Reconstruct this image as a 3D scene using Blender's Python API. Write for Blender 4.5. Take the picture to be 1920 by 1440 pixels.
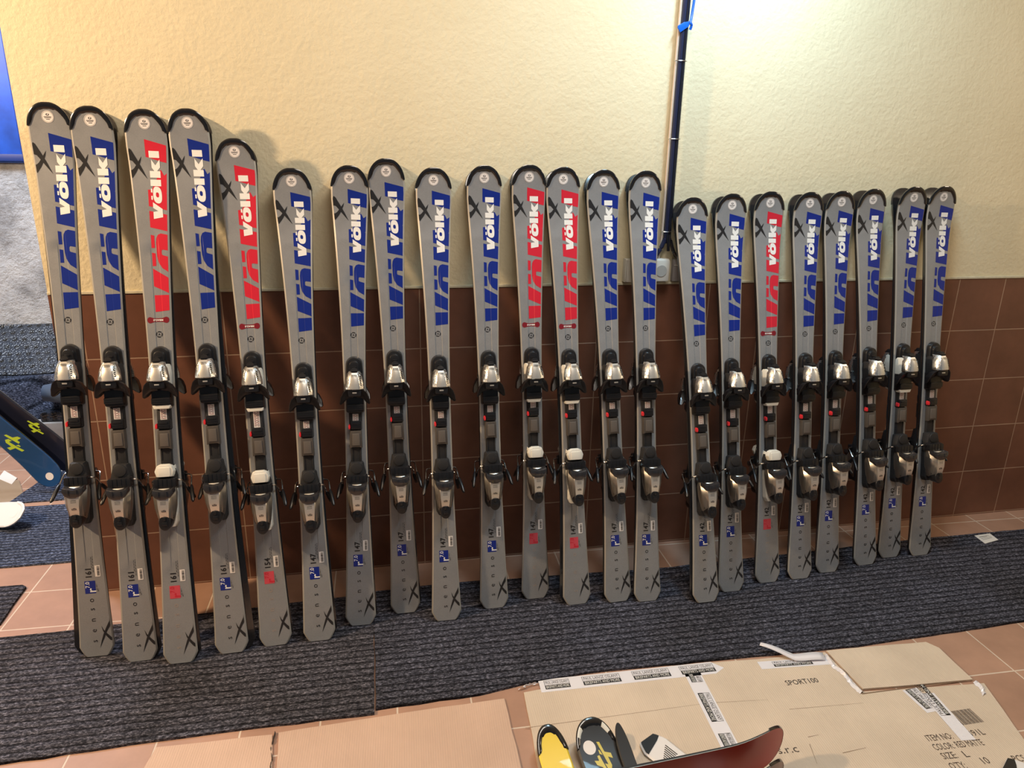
import bpy, bmesh, math, random
from mathutils import Vector, Matrix
random.seed(7)
for o in list(bpy.data.objects): bpy.data.objects.remove(o, do_unlink=True)
SC = bpy.context.scene
COL = SC.collection

# ------------------------------------------------------------------ camera
R = ((0.9807142728905595, -0.1946326814869342, 0.017822296315202157),
     (-0.04263664926885492, -0.30204211817208015, -0.9523406297062244),
     (0.190739694578412, 0.9332141652093204, -0.30451550168227115))
FPX = 1367.178
CAM = Vector((0.4551343, -2.43644094, 1.49247044))
cam_d = bpy.data.cameras.new('camera'); cam_d.sensor_width = 36.0; cam_d.lens = FPX/1920*36.0
cam_d.clip_start = 0.02
cam = bpy.data.objects.new('camera', cam_d); COL.objects.link(cam)
mw = Matrix(((R[0][0], -R[1][0], -R[2][0], CAM[0]), (R[0][1], -R[1][1], -R[2][1], CAM[1]),
             (R[0][2], -R[1][2], -R[2][2], CAM[2]), (0, 0, 0, 1)))
cam.matrix_world = mw
SC.camera = cam

# ------------------------------------------------------------------ light and exposure
w = bpy.data.worlds.new('world'); SC.world = w; w.use_nodes = True
w.node_tree.nodes['Background'].inputs[0].default_value = (0.66, 0.84, 1.0, 1)
w.node_tree.nodes['Background'].inputs[1].default_value = 0.075
SC.view_settings.view_transform = 'Standard'
try: SC.view_settings.look = 'None'
except Exception: pass
SC.view_settings.exposure = 0.25; SC.view_settings.gamma = 1.0; SC.view_settings.use_curve_mapping = False

def area(name, loc, target, size, power, color, sy=None):
    d = bpy.data.lights.new(name, 'AREA'); d.energy = power; d.color = color; d.size = size
    d.shape = 'RECTANGLE' if sy else 'SQUARE'
    if sy: d.size_y = sy
    o = bpy.data.objects.new(name, d); COL.objects.link(o); o.location = loc
    o.rotation_euler = (Vector(target)-Vector(loc)).to_track_quat('-Z', 'Y').to_euler()
    return o
area('warm_lamp_light', (-2.1, -0.86, 2.24), (0.9, -0.1, 1.0), 0.11, 78, (1.0, 0.70, 0.42))
area('cool_tube_light', (1.66, -0.52, 2.50), (1.75, -0.20, 1.0), 0.14, 13.5, (0.50, 0.80, 1.0), 0.4)
area('right_fill_light', (4.1, -1.5, 2.5), (2.6, 0.0, 0.7), 0.4, 11.5, (1.0, 0.82, 0.62))  # weak warm fill, added to brighten the right end of the row
area('room_light', (1.0, -1.25, 2.82), (1.1, -1.15, 0.0), 0.4, 22, (1.0, 0.90, 0.80), 1.2)
area('hall_light', (-1.5, 0.9, 2.6), (-1.2, 1.5, 0.6), 0.6, 52, (0.78, 0.87, 1.0))

# ------------------------------------------------------------------ materials
MATS = {}
def mat(name, col, rough=0.5, metal=0.0, spec=0.5, coat=0.0):
    if name in MATS: return MATS[name]
    m = bpy.data.materials.new(name); m.use_nodes = True
    b = m.node_tree.nodes['Principled BSDF']
    b.inputs['Base Color'].default_value = (*col, 1); b.inputs['Roughness'].default_value = rough
    b.inputs['Metallic'].default_value = metal; b.inputs['Specular IOR Level'].default_value = spec
    b.inputs['Coat Weight'].default_value = coat
    MATS[name] = m; return m
def N(m, t, **k):
    n = m.node_tree.nodes.new(t)
    for a, v in k.items(): setattr(n, a, v)
    return n
def lk(m, a, b): m.node_tree.links.new(a, b)
def objco(m, loc=(0,0,0), rot=(0,0,0), scale=(1,1,1)):
    tc = N(m, 'ShaderNodeTexCoord'); mp = N(m, 'ShaderNodeMapping')
    mp.inputs['Location'].default_value = loc; mp.inputs['Rotation'].default_value = rot; mp.inputs['Scale'].default_value = scale
    lk(m, tc.outputs['Object'], mp.inputs['Vector']); return mp.outputs['Vector']
def noise(m, vec, scale, detail=4, rough=0.55):
    n = N(m, 'ShaderNodeTexNoise'); n.inputs['Scale'].default_value = scale; n.inputs['Detail'].default_value = detail
    n.inputs['Roughness'].default_value = rough; lk(m, vec, n.inputs['Vector']); return n.outputs['Fac']
def ramp(m, fac, stops):
    r = N(m, 'ShaderNodeValToRGB'); lk(m, fac, r.inputs['Fac'])
    e = r.color_ramp.elements
    while len(e) < len(stops): e.new(0.5)
    for i, (p, c) in enumerate(stops): e[i].position = p; e[i].color = (*c, 1)
    return r.outputs['Color']
def mix(m, fac, a, b, mode='MIX'):
    n = N(m, 'ShaderNodeMix', data_type='RGBA', blend_type=mode)
    if isinstance(fac, (int, float)): n.inputs[0].default_value = fac
    else: lk(m, fac, n.inputs[0])
    for s, i in ((a, 6), (b, 7)):
        if isinstance(s, tuple): n.inputs[i].default_value = (*s, 1)
        else: lk(m, s, n.inputs[i])
    return n.outputs[2]
def math_(m, op, a, b=None, c=None):
    n = N(m, 'ShaderNodeMath', operation=op)
    for i, s in enumerate((a, b, c)):
        if s is None: continue
        if isinstance(s, (int, float)): n.inputs[i].default_value = s
        else: lk(m, s, n.inputs[i])
    return n.outputs[0]
def bump(m, h, strength, dist):
    n = N(m, 'ShaderNodeBump'); n.inputs['Strength'].default_value = strength; n.inputs['Distance'].default_value = dist
    lk(m, h, n.inputs['Height']); lk(m, n.outputs[0], m.node_tree.nodes['Principled BSDF'].inputs['Normal'])
def base(m, c): lk(m, c, m.node_tree.nodes['Principled BSDF'].inputs['Base Color'])
def rgh(m, c): lk(m, c, m.node_tree.nodes['Principled BSDF'].inputs['Roughness'])

def grain(m, col, amt=0.12, scale=40):
    v = objco(m); f = noise(m, v, scale)
    lo = tuple(c*(1-amt) for c in col); hi = tuple(min(1, c*(1+amt)) for c in col)
    base(m, ramp(m, f, [(0.3, lo), (0.7, hi)]))

def plaster_mat():
    m = mat('yellow_plaster', (0.72, 0.62, 0.38), 0.75, spec=0.25)
    v = objco(m)
    f = noise(m, v, 3.0, 5); base(m, ramp(m, f, [(0.3, (0.74, 0.66, 0.455)), (0.7, (0.79, 0.71, 0.50))]))
    a = noise(m, v, 75, 4, 0.6); b = noise(m, v, 22, 2)
    bump(m, math_(m, 'ADD', a, math_(m, 'MULTIPLY', b, 0.8)), 0.5, 0.004)
    return m
def rough_plaster_mat():
    m = mat('old_grey_plaster', (0.5, 0.5, 0.5), 0.85, spec=0.2)
    v = objco(m); f = noise(m, v, 2.6, 8, 0.65)
    base(m, ramp(m, f, [(0.38, (0.30, 0.31, 0.33)), (0.5, (0.55, 0.57, 0.6)), (0.6, (0.68, 0.70, 0.72))]))
    bump(m, noise(m, v, 14, 10, 0.7), 1.0, 0.03)
    return m
def tile_mat(name, c1, c2, cm, bw, rh, loc, rot=(0,0,0), mortar=0.0022, rough=0.42, stain=0.25, patch=None):
    m = mat(name, c1, rough, spec=0.5)
    v = objco(m, loc, rot)
    br = N(m, 'ShaderNodeTexBrick'); br.offset = 0.0; br.squash = 1.0
    br.inputs['Scale'].default_value = 1.0; br.inputs['Brick Width'].default_value = bw; br.inputs['Row Height'].default_value = rh
    br.inputs['Mortar Size'].default_value = mortar; br.inputs['Mortar Smooth'].default_value = 0.3; br.inputs['Bias'].default_value = 0
    lk(m, v, br.inputs['Vector'])
    br.inputs['Color1'].default_value = (*c1, 1); br.inputs['Color2'].default_value = (*c2, 1); br.inputs['Mortar'].default_value = (*cm, 1)
    f = noise(m, v, 7, 6, 0.6)
    d = ramp(m, f, [(0.25, (1-stain,)*3), (0.75, (1+stain*0.6,)*3)])
    base(m, mix(m, 1.0, br.outputs['Color'], d, 'MULTIPLY'))
    h = math_(m, 'SUBTRACT', math_(m, 'MULTIPLY', noise(m, v, 16, 3), 0.35), br.outputs['Fac'])
    bump(m, h, 0.55, 0.0025)
    return m
def mat_ribbed(name, dark, light, along_x=True, pitch=0.028):
    m = mat(name, dark, 0.95, spec=0.12)
    v = objco(m); s = N(m, 'ShaderNodeSeparateXYZ')
    warp = noise(m, v, 6, 2)
    lk(m, v, s.inputs[0])
    c = s.outputs['Y' if along_x else 'X']
    c = math_(m, 'ADD', c, math_(m, 'MULTIPLY', warp, 0.006))
    wv = math_(m, 'SINE', math_(m, 'MULTIPLY', c, 2*math.pi/pitch))
    st = objco(m, scale=(0.5, 1, 1)) if along_x else objco(m, scale=(1, .5, 1))
    n1 = noise(m, st, 210, 3, 0.75)
    n2 = noise(m, v, 2.2, 3)
    spk = ramp(m, n1, [(0.42, dark), (0.56, light), (0.72, tuple(min(1, c*3.2) for c in light))])
    rib = ramp(m, math_(m, 'MULTIPLY_ADD', wv, 0.5, 0.5), [(0.03, (0.30,)*3), (0.30, (1.0,)*3)])
    col = mix(m, 1.0, spk, rib, 'MULTIPLY')
    st2 = ramp(m, n2, [(0.3, (0.78, 0.74, 0.70)), (0.65, (1.1, 1.1, 1.15))])
    base(m, mix(m, 1.0, col, st2, 'MULTIPLY'))
    h = math_(m, 'ADD', math_(m, 'MULTIPLY', wv, 0.6), math_(m, 'MULTIPLY', n1, 1.4))
    bump(m, h, 1.0, 0.006)
    return m
def card_mat(name, c, rot=0.0):
    m = mat(name, c, 0.8, spec=0.2)
    v = objco(m, rot=(0, 0, rot)); s = N(m, 'ShaderNodeSeparateXYZ'); lk(m, v, s.inputs[0])
    wv = math_(m, 'SINE', math_(m, 'MULTIPLY', s.outputs['X'], 2*math.pi/0.0062))
    st = objco(m, rot=(0, 0, rot), scale=(70, 1.2, 1)); f = noise(m, st, 3, 3)
    g = noise(m, v, 5, 4)
    lo = tuple(a*0.86 for a in c); hi = tuple(min(1, a*1.10) for a in c)
    base(m, mix(m, 0.6, ramp(m, f, [(0.30, tuple(q*.94 for q in c)), (0.70, tuple(min(1, q*1.05) for q in c))]), ramp(m, g, [(0.3, lo), (0.7, hi)])))
    bump(m, math_(m, 'ADD', math_(m, 'MULTIPLY', wv, 0.4), f), 0.35, 0.0012)
    return m

M_PL = plaster_mat(); M_RP = rough_plaster_mat()
M_WT = tile_mat('wall_terracotta', (0.165, 0.070, 0.043), (0.205, 0.088, 0.056), (0.42, 0.28, 0.20), 0.21, 0.20859, (0.0, 0.0, 0), rough=0.38)
M_FT = tile_mat('floor_terracotta', (0.40, 0.235, 0.165), (0.47, 0.285, 0.205), (0.66, 0.54, 0.44), 0.2077, 0.218, (0.736, 0.198, 0), (0, 0, 0.0262), mortar=0.003, rough=0.45, stain=0.18)
M_GR = mat('pale_grout', (0.66, 0.62, 0.46), 0.7); grain(M_GR, (0.66, 0.62, 0.46))
M_MA = mat_ribbed('charcoal_ribbed_mat', (0.030, 0.031, 0.040), (0.125, 0.125, 0.150))
M_MB = mat_ribbed('dark_ribbed_mat', (0.026, 0.028, 0.038), (0.110, 0.114, 0.145))
M_MC = mat_ribbed('blue_black_mat', (0.025, 0.034, 0.058), (0.13, 0.16, 0.24), pitch=0.022)
M_CA = card_mat('cardboard_tan', (0.64, 0.53, 0.42), 0.02)
M_CB = card_mat('cardboard_brown', (0.58, 0.41, 0.315), 0.06)
M_BK = mat('black_plastic', (0.011, 0.011, 0.013), 0.34, coat=0.2); 
M_BM = mat('matt_black', (0.017, 0.017, 0.019), 0.6)
M_GB = mat('gloss_black', (0.012, 0.012, 0.014), 0.16, coat=0.5)
M_CH = mat('chrome_plastic', (0.88, 0.88, 0.86), 0.2, .92)
def chrome():
    m = M_CH; v = objco(m); f = noise(m, v, 55, 3)
    rgh(m, ramp(m, f, [(0.3, (0.16,)*3), (0.7, (0.36,)*3)])); bump(m, noise(m, v, 60, 2), 0.35, 0.004)
chrome()
M_SP = mat('silver_panel', (0.72, 0.71, 0.67), 0.34, 0.7)
M_HS = mat('heel_silver', (0.40, 0.37, 0.33), 0.30, 0.85)
M_GT = mat('dark_grey_plastic', (0.070, 0.060, 0.052), 0.45)
M_GP = mat('grey_panel', (0.115, 0.100, 0.088), 0.4)
M_WH = mat('white_plastic', (0.78, 0.77, 0.70), 0.38)
M_RD = mat('red_plastic', (0.70, 0.03, 0.04), 0.35)
M_SM = mat('smoke_plastic', (0.030, 0.029, 0.032), 0.18, coat=0.6)
M_WR = mat('steel_wire', (0.62, 0.61, 0.58), 0.22, 1.0)
M_TS = mat('grey_topsheet', (0.335, 0.325, 0.295), 0.34, 0.18, coat=0.25)
def topsheet():
    m = M_TS; v = objco(m); f = noise(m, v, 25, 6, 0.6); g = noise(m, v, 700, 2)
    c = mix(m, 0.35, ramp(m, f, [(0.3, (0.258, 0.266, 0.276)), (0.7, (0.296, 0.305, 0.318))]), ramp(m, g, [(0.35, (0.215, 0.222, 0.232)), (0.65, (0.345, 0.352, 0.365))]))
    base(m, c); rgh(m, ramp(m, f, [(0.3, (0.30,)*3), (0.7, (0.42,)*3)]))
topsheet()
M_ED = mat('side_lit_bevel', (0.42, 0.40, 0.36), 0.30, 0.3)  # paler than the top sheet: side light on the ski edges, painted in
M_SE = mat('steel_edge', (0.45, 0.44, 0.42), 0.30, 1.0)
M_BL = mat('blue_print', (0.006, 0.022, 0.230), 0.32, coat=0.1); M_BO = mat('navy_outline', (0.006, 0.012, 0.075), 0.3)
M_RE = mat('red_print', (0.60, 0.020, 0.042), 0.32, coat=0.1); M_RO = mat('dark_red_outline', (0.05, 0.008, 0.010), 0.3)
M_WP = mat('white_print', (0.82, 0.82, 0.80), 0.35); M_BP = mat('black_print', (0.018, 0.018, 0.020), 0.35)
M_FD = mat('faded_print', (0.36, 0.30, 0.265), 0.4)
M_PK = mat('faded_red_print', (0.62, 0.07, 0.10), 0.38)
M_DR = mat('maroon_print', (0.20, 0.012, 0.022), 0.35)
M_ST = mat('white_sticker', (0.80, 0.76, 0.74), 0.5)
M_TP = mat('white_tape', (0.78, 0.77, 0.82), 0.30, coat=0.3)
M_INK = mat('brown_ink', (0.07, 0.05, 0.04), 0.7)
M_PA = mat('paper', (0.80, 0.78, 0.74), 0.7)

# ------------------------------------------------------------------ mesh helpers
def to_mesh(bm, name, mats, smooth=True, ang=35):
    bm.normal_update()
    me = bpy.data.meshes.new(name)
    for m in (mats if isinstance(mats, (list, tuple)) else [mats]): me.materials.append(m)
    for f in bm.faces: f.smooth = smooth
    if smooth:
        a = math.radians(ang)
        for e in bm.edges:
            if len(e.link_faces) == 2 and e.calc_face_angle(0) > a: e.smooth = False
    bm.to_mesh(me); bm.free(); return me
def link(name, me, parent=None, loc=None, mx=None):
    o = bpy.data.objects.new(name, me); COL.objects.link(o)
    if parent: o.parent = parent
    if mx is not None: o.matrix_world = mx
    elif loc is not None: o.location = loc
    return o
def obj(name, bm, mats, parent=None, smooth=True, ang=35, loc=None): return link(name, to_mesh(bm, name, mats, smooth, ang), parent, loc)
def tag(o, label=None, cat=None, group=None, kind=None):
    if label: o['label'] = label
    if cat: o['category'] = cat
    if group: o['group'] = group
    if kind: o['kind'] = kind
    return o
def empty(name, mx):
    o = bpy.data.objects.new(name, None); COL.objects.link(o); o.matrix_world = mx; o.empty_display_size = 0.05; return o

def prism(bm, pts, y0, y1, top=1.0, topd=(0, 0), bev=0.0, seg=2, mi=0, ctr=None, taper=None):
    """outline pts (x,z) from height y0 (near the ski) to y1; height is along -Y."""
    cx = sum(p[0] for p in pts)/len(pts); cz = sum(p[1] for p in pts)/len(pts)
    if ctr: cx, cz = ctr
    a = [bm.verts.new((x, -y0, z)) for x, z in pts]
    tx, tz = (top, top) if not isinstance(top, tuple) else top
    b = [bm.verts.new((cx+(x-cx)*tx+topd[0], -y1 if taper is None else -(y1+taper*(z-cz)), cz+(z-cz)*tz+topd[1])) for x, z in pts]
    fs = [bm.faces.new(a), bm.faces.new(b[::-1])]
    n = len(pts)
    for i in range(n): fs.append(bm.faces.new((a[i], b[i], b[(i+1) % n], a[(i+1) % n])))
    for f in fs: f.material_index = mi
    bmesh.ops.recalc_face_normals(bm, faces=fs)
    if bev > 0:
        es = set(e for f in fs for e in f.edges)
        bmesh.ops.bevel(bm, geom=list(es), offset=bev, segments=seg, profile=0.6, affect='EDGES', clamp_overlap=True, material=-1)
def rect(x0, x1, z0, z1): return [(x0, z0), (x1, z0), (x1, z1), (x0, z1)]
def trap(wt, wb, z0, z1, cx=0): return [(cx-wb/2, z0), (cx+wb/2, z0), (cx+wt/2, z1), (cx-wt/2, z1)]
def rr(x0, x1, z0, z1, r, n=4):
    out = []
    for cx, cz, a0 in ((x1-r, z1-r, 0), (x0+r, z1-r, 90), (x0+r, z0+r, 180), (x1-r, z0+r, 270)):
        for i in range(n+1):
            a = math.radians(a0+90*i/n); out.append((cx+r*math.cos(a), cz+r*math.sin(a)))
    return out
def box(bm, c, s, rot=None, bev=0.0, mi=0):
    r = bmesh.ops.create_cube(bm, size=1.0)
    M = Matrix.Translation(c) @ (rot if rot is not None else Matrix()) @ Matrix.Diagonal((*s, 1))
    bmesh.ops.transform(bm, matrix=M, verts=r['verts'])
    fs = set(f for v in r['verts'] for f in v.link_faces)
    for f in fs: f.material_index = mi
    if bev > 0:
        bmesh.ops.bevel(bm, geom=list(set(e for f in fs for e in f.edges)), offset=bev, segments=2, profile=0.6, affect='EDGES', clamp_overlap=True, material=-1)
def tube(bm, path, r, n=8, mi=0, cap=True):
    P = [Vector(p) for p in path]; rings = []
    up = Vector((0, 0, 1))
    for i, p in enumerate(P):
        d = (P[min(i+1, len(P)-1)]-P[max(i-1, 0)]).normalized()
        a = d.cross(up if abs(d.z) < .9 else Vector((0, 1, 0)))
        if a.length < 1e-3: a = d.cross(Vector((1, 0, 0)))
        a.normalize(); b = d.cross(a)
        rad = r[i] if isinstance(r, (list, tuple)) else r
        rings.append([bm.verts.new(p + a*rad*math.cos(2*math.pi*k/n) + b*rad*math.sin(2*math.pi*k/n)) for k in range(n)])
    for i in range(len(rings)-1):
        for k in range(n):
            f = bm.faces.new((rings[i][k], rings[i][(k+1) % n], rings[i+1][(k+1) % n], rings[i+1][k])); f.material_index = mi
    if cap:
        f = bm.faces.new(rings[0][::-1]); f.material_index = mi
        f = bm.faces.new(rings[-1]); f.material_index = mi
def smooth_path(pts, k=5):
    P = [Vector(p) for p in pts]; out = []
    for i in range(len(P)-1):
        p0, p1, p2, p3 = P[max(i-1, 0)], P[i], P[i+1], P[min(i+2, len(P)-1)]
        for j in range(k):
            t = j/k
            out.append(0.5*((2*p1)+(-p0+p2)*t+(2*p0-5*p1+4*p2-p3)*t*t+(-p0+3*p1-3*p2+p3)*t**3))
    out.append(P[-1]); return out

FONTCACHE = {}
def text_polys(txt, size, bold=0.0, space=1.0):
    key = (txt, size, bold, space)
    if key not in FONTCACHE:
        c = bpy.data.curves.new('t', 'FONT'); c.body = txt; c.size = size; c.align_x = 'CENTER'; c.align_y = 'CENTER'
        c.resolution_u = 2; c.offset = bold; c.space_character = space
        o = bpy.data.objects.new('t', c); COL.objects.link(o)
        dg = bpy.context.evaluated_depsgraph_get(); me = bpy.data.meshes.new_from_object(o.evaluated_get(dg))
        FONTCACHE[key] = ([tuple(v.co) for v in me.vertices], [tuple(p.vertices) for p in me.polygons])
        bpy.data.objects.remove(o); bpy.data.curves.remove(c); bpy.data.meshes.remove(me)
    return FONTCACHE[key]
def add_text(bm, txt, size, fn, mi=0, bold=0.0, space=1.0):
    """fn maps (u reading, v up) to a 3D point"""
    vs, fs = text_polys(txt, size, bold, space)
    V = [bm.verts.new(fn(x, y)) for x, y, _ in vs]
    for f in fs:
        try: g = bm.faces.new([V[i] for i in f]); g.material_index = mi
        except ValueError: pass

# ------------------------------------------------------------------ ski geometry
class Ski:
    def __init__(s, L, toe, k, wt=.056, ww=.0335, wb=.049, rise=.029, th=.013, groove=True):
        s.L, s.toe, s.k, s.wt, s.ww, s.wb, s.rise_, s.th, s.groove = L, toe, k, wt, ww, wb, rise, th, groove
        s.S = sorted(set([0, .006, .014, .022, .03, .04] + [.06+i*(L-.24-.06)/46 for i in range(47)] +
                 [L-.22+.02*i for i in range(7)] + [L-.075+.075*math.sin(math.pi/2*i/12) for i in range(12)] + [L-.0005]))
    def w(s, z):
        L = s.L
        if z < .03: return s.wb*0.64 + s.wb*0.36*(z/.03)**0.75
        m = .46*L
        if z < m: return s.ww+(s.wb-s.ww)*((m-z)/(m-.03))**2
        if z < L-.075: return s.ww+(s.wt-s.ww)*min(1, (z-m)/(L-.10-m))**2
        u = min(1, (z-(L-.075))/.075); return max(.0016, s.wt*(1-u**2.3)**(1/2.15))
    def rise(s, z):
        u = max(0, (z-(s.L-.19))/.19); t = max(0, (.08-z)/.08); return s.rise_*u**2.1 + .004*t*t
    def h(s, z):
        a = min(1, z/(.42*s.L)); b = min(1, (s.L-z)/(.45*s.L)); return .006+(s.th-.006)*min(a, b)**.8
    def gm(s, z):
        if not s.groove: return 0
        d = s.L-z
        a = max(0, min(1, (d-.30*s.k)/.06)); b = max(0, min(1, (z-.27)/.04)); return a*b
    def top(s, x, z):
        """height of the top sheet above the base plane at x, z (towards the viewer)"""
        wv = s.w(z); e = max(0, abs(x)-(wv-.0045))/.0045
        g = 0
        if -.009 <= x <= .012: g = .0014
        elif -.0105 < x < -.009: g = .0014*(x+.0105)/.0015
        elif .012 < x < .0135: g = .0014*(.0135-x)/.0015
        return s.h(z)+s.rise(z) - g*s.gm(z) - .003*min(1, e)
    XB = (-.0105, -.009, .012, .0135)
    def body(s, m_top, m_side, m_edge, m_base=None):
        bm = bmesh.new(); rows = []
        for z in s.S:
            wv = s.w(z); r = s.rise(z); sc = min(1, wv/.03)
            xs = [-wv, -(wv-.0045*sc)] + [x*sc for x in s.XB] + [wv-.0045*sc, wv]
            row = [bm.verts.new((x, -(s.top(x, z) if sc >= 1 else s.h(z)+r-(.003 if abs(x) >= wv-1e-9 else 0)), z)) for x in xs]
            row += [bm.verts.new((wv, -(r+.002), z)), bm.verts.new((wv, -r, z)), bm.verts.new((-wv, -r, z)), bm.verts.new((-wv, -(r+.002), z))]
            rows.append(row)
        n = 12
        mi = [3, 0, 0, 0, 0, 0, 3, 1, 2, 4, 2, 1]
        for i in range(len(rows)-1):
            for k in range(n):
                f = bm.faces.new((rows[i][k], rows[i][(k+1) % n], rows[i+1][(k+1) % n], rows[i+1][k])); f.material_index = mi[k]
        bm.faces.new(rows[0][::-1]).material_index = 1; bm.faces.new(rows[-1]).material_index = 1
        bmesh.ops.recalc_face_normals(bm, faces=bm.faces)
        return to_mesh(bm, 'ski_body', [m_top, m_side, m_edge, M_ED if m_top is M_TS else m_top, m_base or m_side], True, 28)
    def guard(s, m1=None, m2=None):
        bm = bmesh.new(); L = s.L; rows = []
        n = 40
        for i in range(n+1):
            a = math.pi*i/n           # right shoulder over the tip to left shoulder
            z = L-.060+.0605*math.sin(a)**.9 if 0 < i < n else L-.060
            z = min(z, L-.0004); wv = s.w(z); x = wv*(1 if a < math.pi/2 else -1)
            if abs(a-math.pi/2) < 1e-6: x = 0
            x = wv*math.copysign(1, math.cos(a)) if abs(math.cos(a)) > .02 else 0
            rows.append((x, z, a))
        # resample the outline evenly by angle about the centre of the tip
        R_ = []
        for i in range(n+1):
            a = math.radians(-4 + 188*i/n); cz = L-.056
            lo, hi = 0, .09
            for _ in range(30):
                mdl = (lo+hi)/2; X = mdl*math.cos(a); Z = cz+mdl*math.sin(a)
                if Z < L-.0006 and abs(X) <= s.w(Z): lo = mdl
                else: hi = mdl
            R_.append((lo, a, cz))
        rings = []
        for i, (r, a, cz) in enumerate(R_):
            t = i/n; c = math.sin(math.pi*t)
            wd = .0062+.0066*max(0, c)**.6+.0020*math.cos(14*t)**2*(1-c)
            if i in (0, n): wd = .003
            if abs(t-.5) < .13: wd += .003
            hh = .0022+.0012*c
            ring = []
            for rad, hgt in ((r-wd, .0002), (r-wd*.75, hh), (r-.002, hh), (r+.0018, hh*.3), (r+.0018, -.004), (r+.0005, -.0068)):
                X = rad*math.cos(a); Z = cz+rad*math.sin(a); zz = min(Z, L-.0006); y = s.h(zz)+s.rise(Z)+hgt
                ring.append(bm.verts.new((X, -y, Z)))
            rings.append(ring)
        for i in range(n):
            for k in range(5):
                f = bm.faces.new((rings[i][k], rings[i][k+1], rings[i+1][k+1], rings[i+1][k]))
                if m2 and (5 < i < 12 or 27 < i < 34) and k in (0, 1): f.material_index = 1
        bm.faces.new([v for v in rings[0]]); bm.faces.new(rings[-1][::-1])
        bmesh.ops.recalc_face_normals(bm, faces=bm.faces)
        return to_mesh(bm, 'tip_guard', [m1 or M_GB, m2 or M_GB], True, 50)
    # ---- prints that follow the top sheet; polygons given as (x, z)
    def decal(s, polys, name, mats, lift=.00035, inset=0.0):
        """polys: list of (points, material index)"""
        bm = bmesh.new()
        for pts, mi in polys:
            vs = [bm.verts.new((x, 0, z)) for x, z in pts]
            f = bm.faces.new(vs); f.material_index = mi
            if inset and mi == 0:
                bmesh.ops.recalc_face_normals(bm, faces=[f])
                r = bmesh.ops.inset_region(bm, faces=[f], thickness=inset, use_even_offset=True)
                for g in r['faces']: g.material_index = 1
        return s.conform(bm, name, mats, lift)
    def conform(s, bm, name, mats, lift=.00035):
        zs = [v.co.z for v in bm.verts]; z0, z1 = min(zs), max(zs)
        for z in s.S:
            if z0+1e-5 < z < z1-1e-5:
                bmesh.ops.bisect_plane(bm, geom=bm.verts[:]+bm.edges[:]+bm.faces[:], dist=1e-6, plane_co=(0, 0, z), plane_no=(0, 0, 1))
        xs_ = [v.co.x for v in bm.verts]; x0, x1 = min(xs_), max(xs_)
        for x in list(s.XB)+[.026, .032, .036, .040, .044, .048, .052, -.04, -.046, -.05]:
            if x0 < x < x1:
                bmesh.ops.bisect_plane(bm, geom=bm.verts[:]+bm.edges[:]+bm.faces[:], dist=1e-6, plane_co=(x, 0, 0), plane_no=(1, 0, 0))
        for v in bm.verts:
            lim = s.w(v.co.z)-.0046
            if abs(v.co.x) > lim: v.co.x = math.copysign(lim, v.co.x)
            v.co.y = -(s.top(v.co.x, v.co.z)+lift)
        bmesh.ops.dissolve_degenerate(bm, dist=1e-6, edges=bm.edges[:])
        bmesh.ops.triangulate(bm, faces=bm.faces[:])
        for f in bm.faces:
            f.normal_update()
            if f.normal.y > 0: f.normal_flip()
        return to_mesh(bm, name, mats, False)

def V_GLYPHS():
    g = []
    g.append([(0, 120), (82, 120), (92, 58), (128, 120), (195, 120), (115, 0), (20, 0)])
    ell = []
    for i in range(24):
        a = 2*math.pi*i/24; c, s_ = math.cos(a), math.sin(a)
        ell.append((279+ math.copysign(abs(c)**.75, c)*97+12*s_, 54+math.copysign(abs(s_)**.8, s_)*56))
    g.append(ell)
    g.append([(222, 117), (268, 117), (270, 136), (226, 136)]); g.append([(306, 117), (352, 117), (354, 136), (310, 136)])
    g.append([(380, 0), (455, 0), (458, 135), (384, 135)])
    g.append([(478, 0), (553, 0), (556, 40), (598, 0), (690, 0), (622, 58), (690, 108), (598, 108), (556, 76), (558, 135), (482, 135)])
    g.append([(706, 0), (782, 0), (786, 132), (710, 132)])
    hole = []
    for i in range(12):
        a = 2*math.pi*i/12; hole.append((281+22*math.cos(a)+4*math.sin(a), 56+20*math.sin(a)))
    return g, hole

def lettering(sk, col):
    """big brand lettering; returns mesh with fill and outline"""
    L, k = sk.L, sk.k; xl = -.0062
    P = [[(xl, .4918), (.06, .4855), (.06, .4495), (xl, .4500)],
         [(xl, .3836), (.060, .4210), (.060, .4590), (.0365, .4465), (xl, .4275)],
         [(.0073, .352), (.0068, .320), (.0085, .308), (.013, .300), (.021, .2968), (.060, .304), (.060, .3425), (.0225, .337), (.0205, .340), (.0205, .348), (.0225, .3505), (.060, .361), (.060, .403), (.038, .394), (.020, .383), (.0105, .368)],
         [(-.0062, .2999), (.003, .302), (.003, .3325), (-.0062, .3325)], [(-.0062, .344), (.0035, .346), (.0035, .3773), (-.0062, .3773)],
         [(-.006, .2405), (.060, .2545), (.060, .2960), (-.006, .2815)],
         [(-.006, .1885), (.004, .1890), (.018, .165), (.029, .142), (.033, .1405), (.040, .154), (.060, .140), (.060, .186), (.043, .1985), (.060, .2035), (.060, .2435), (-.006, .2292)],
         [(-.006, .067), (.06, .0835), (.06, .1255), (.030, .119), (.006, .1115), (-.006, .109)]]
    f, o = (M_BL, M_BO) if col == 'blue' else (M_RE, M_RO)
    return sk.decal([([(x, L-d*k) for x, d in p][::-1], 0) for p in P], 'brand_lettering', [f, o], .00035, .0009)
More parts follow.
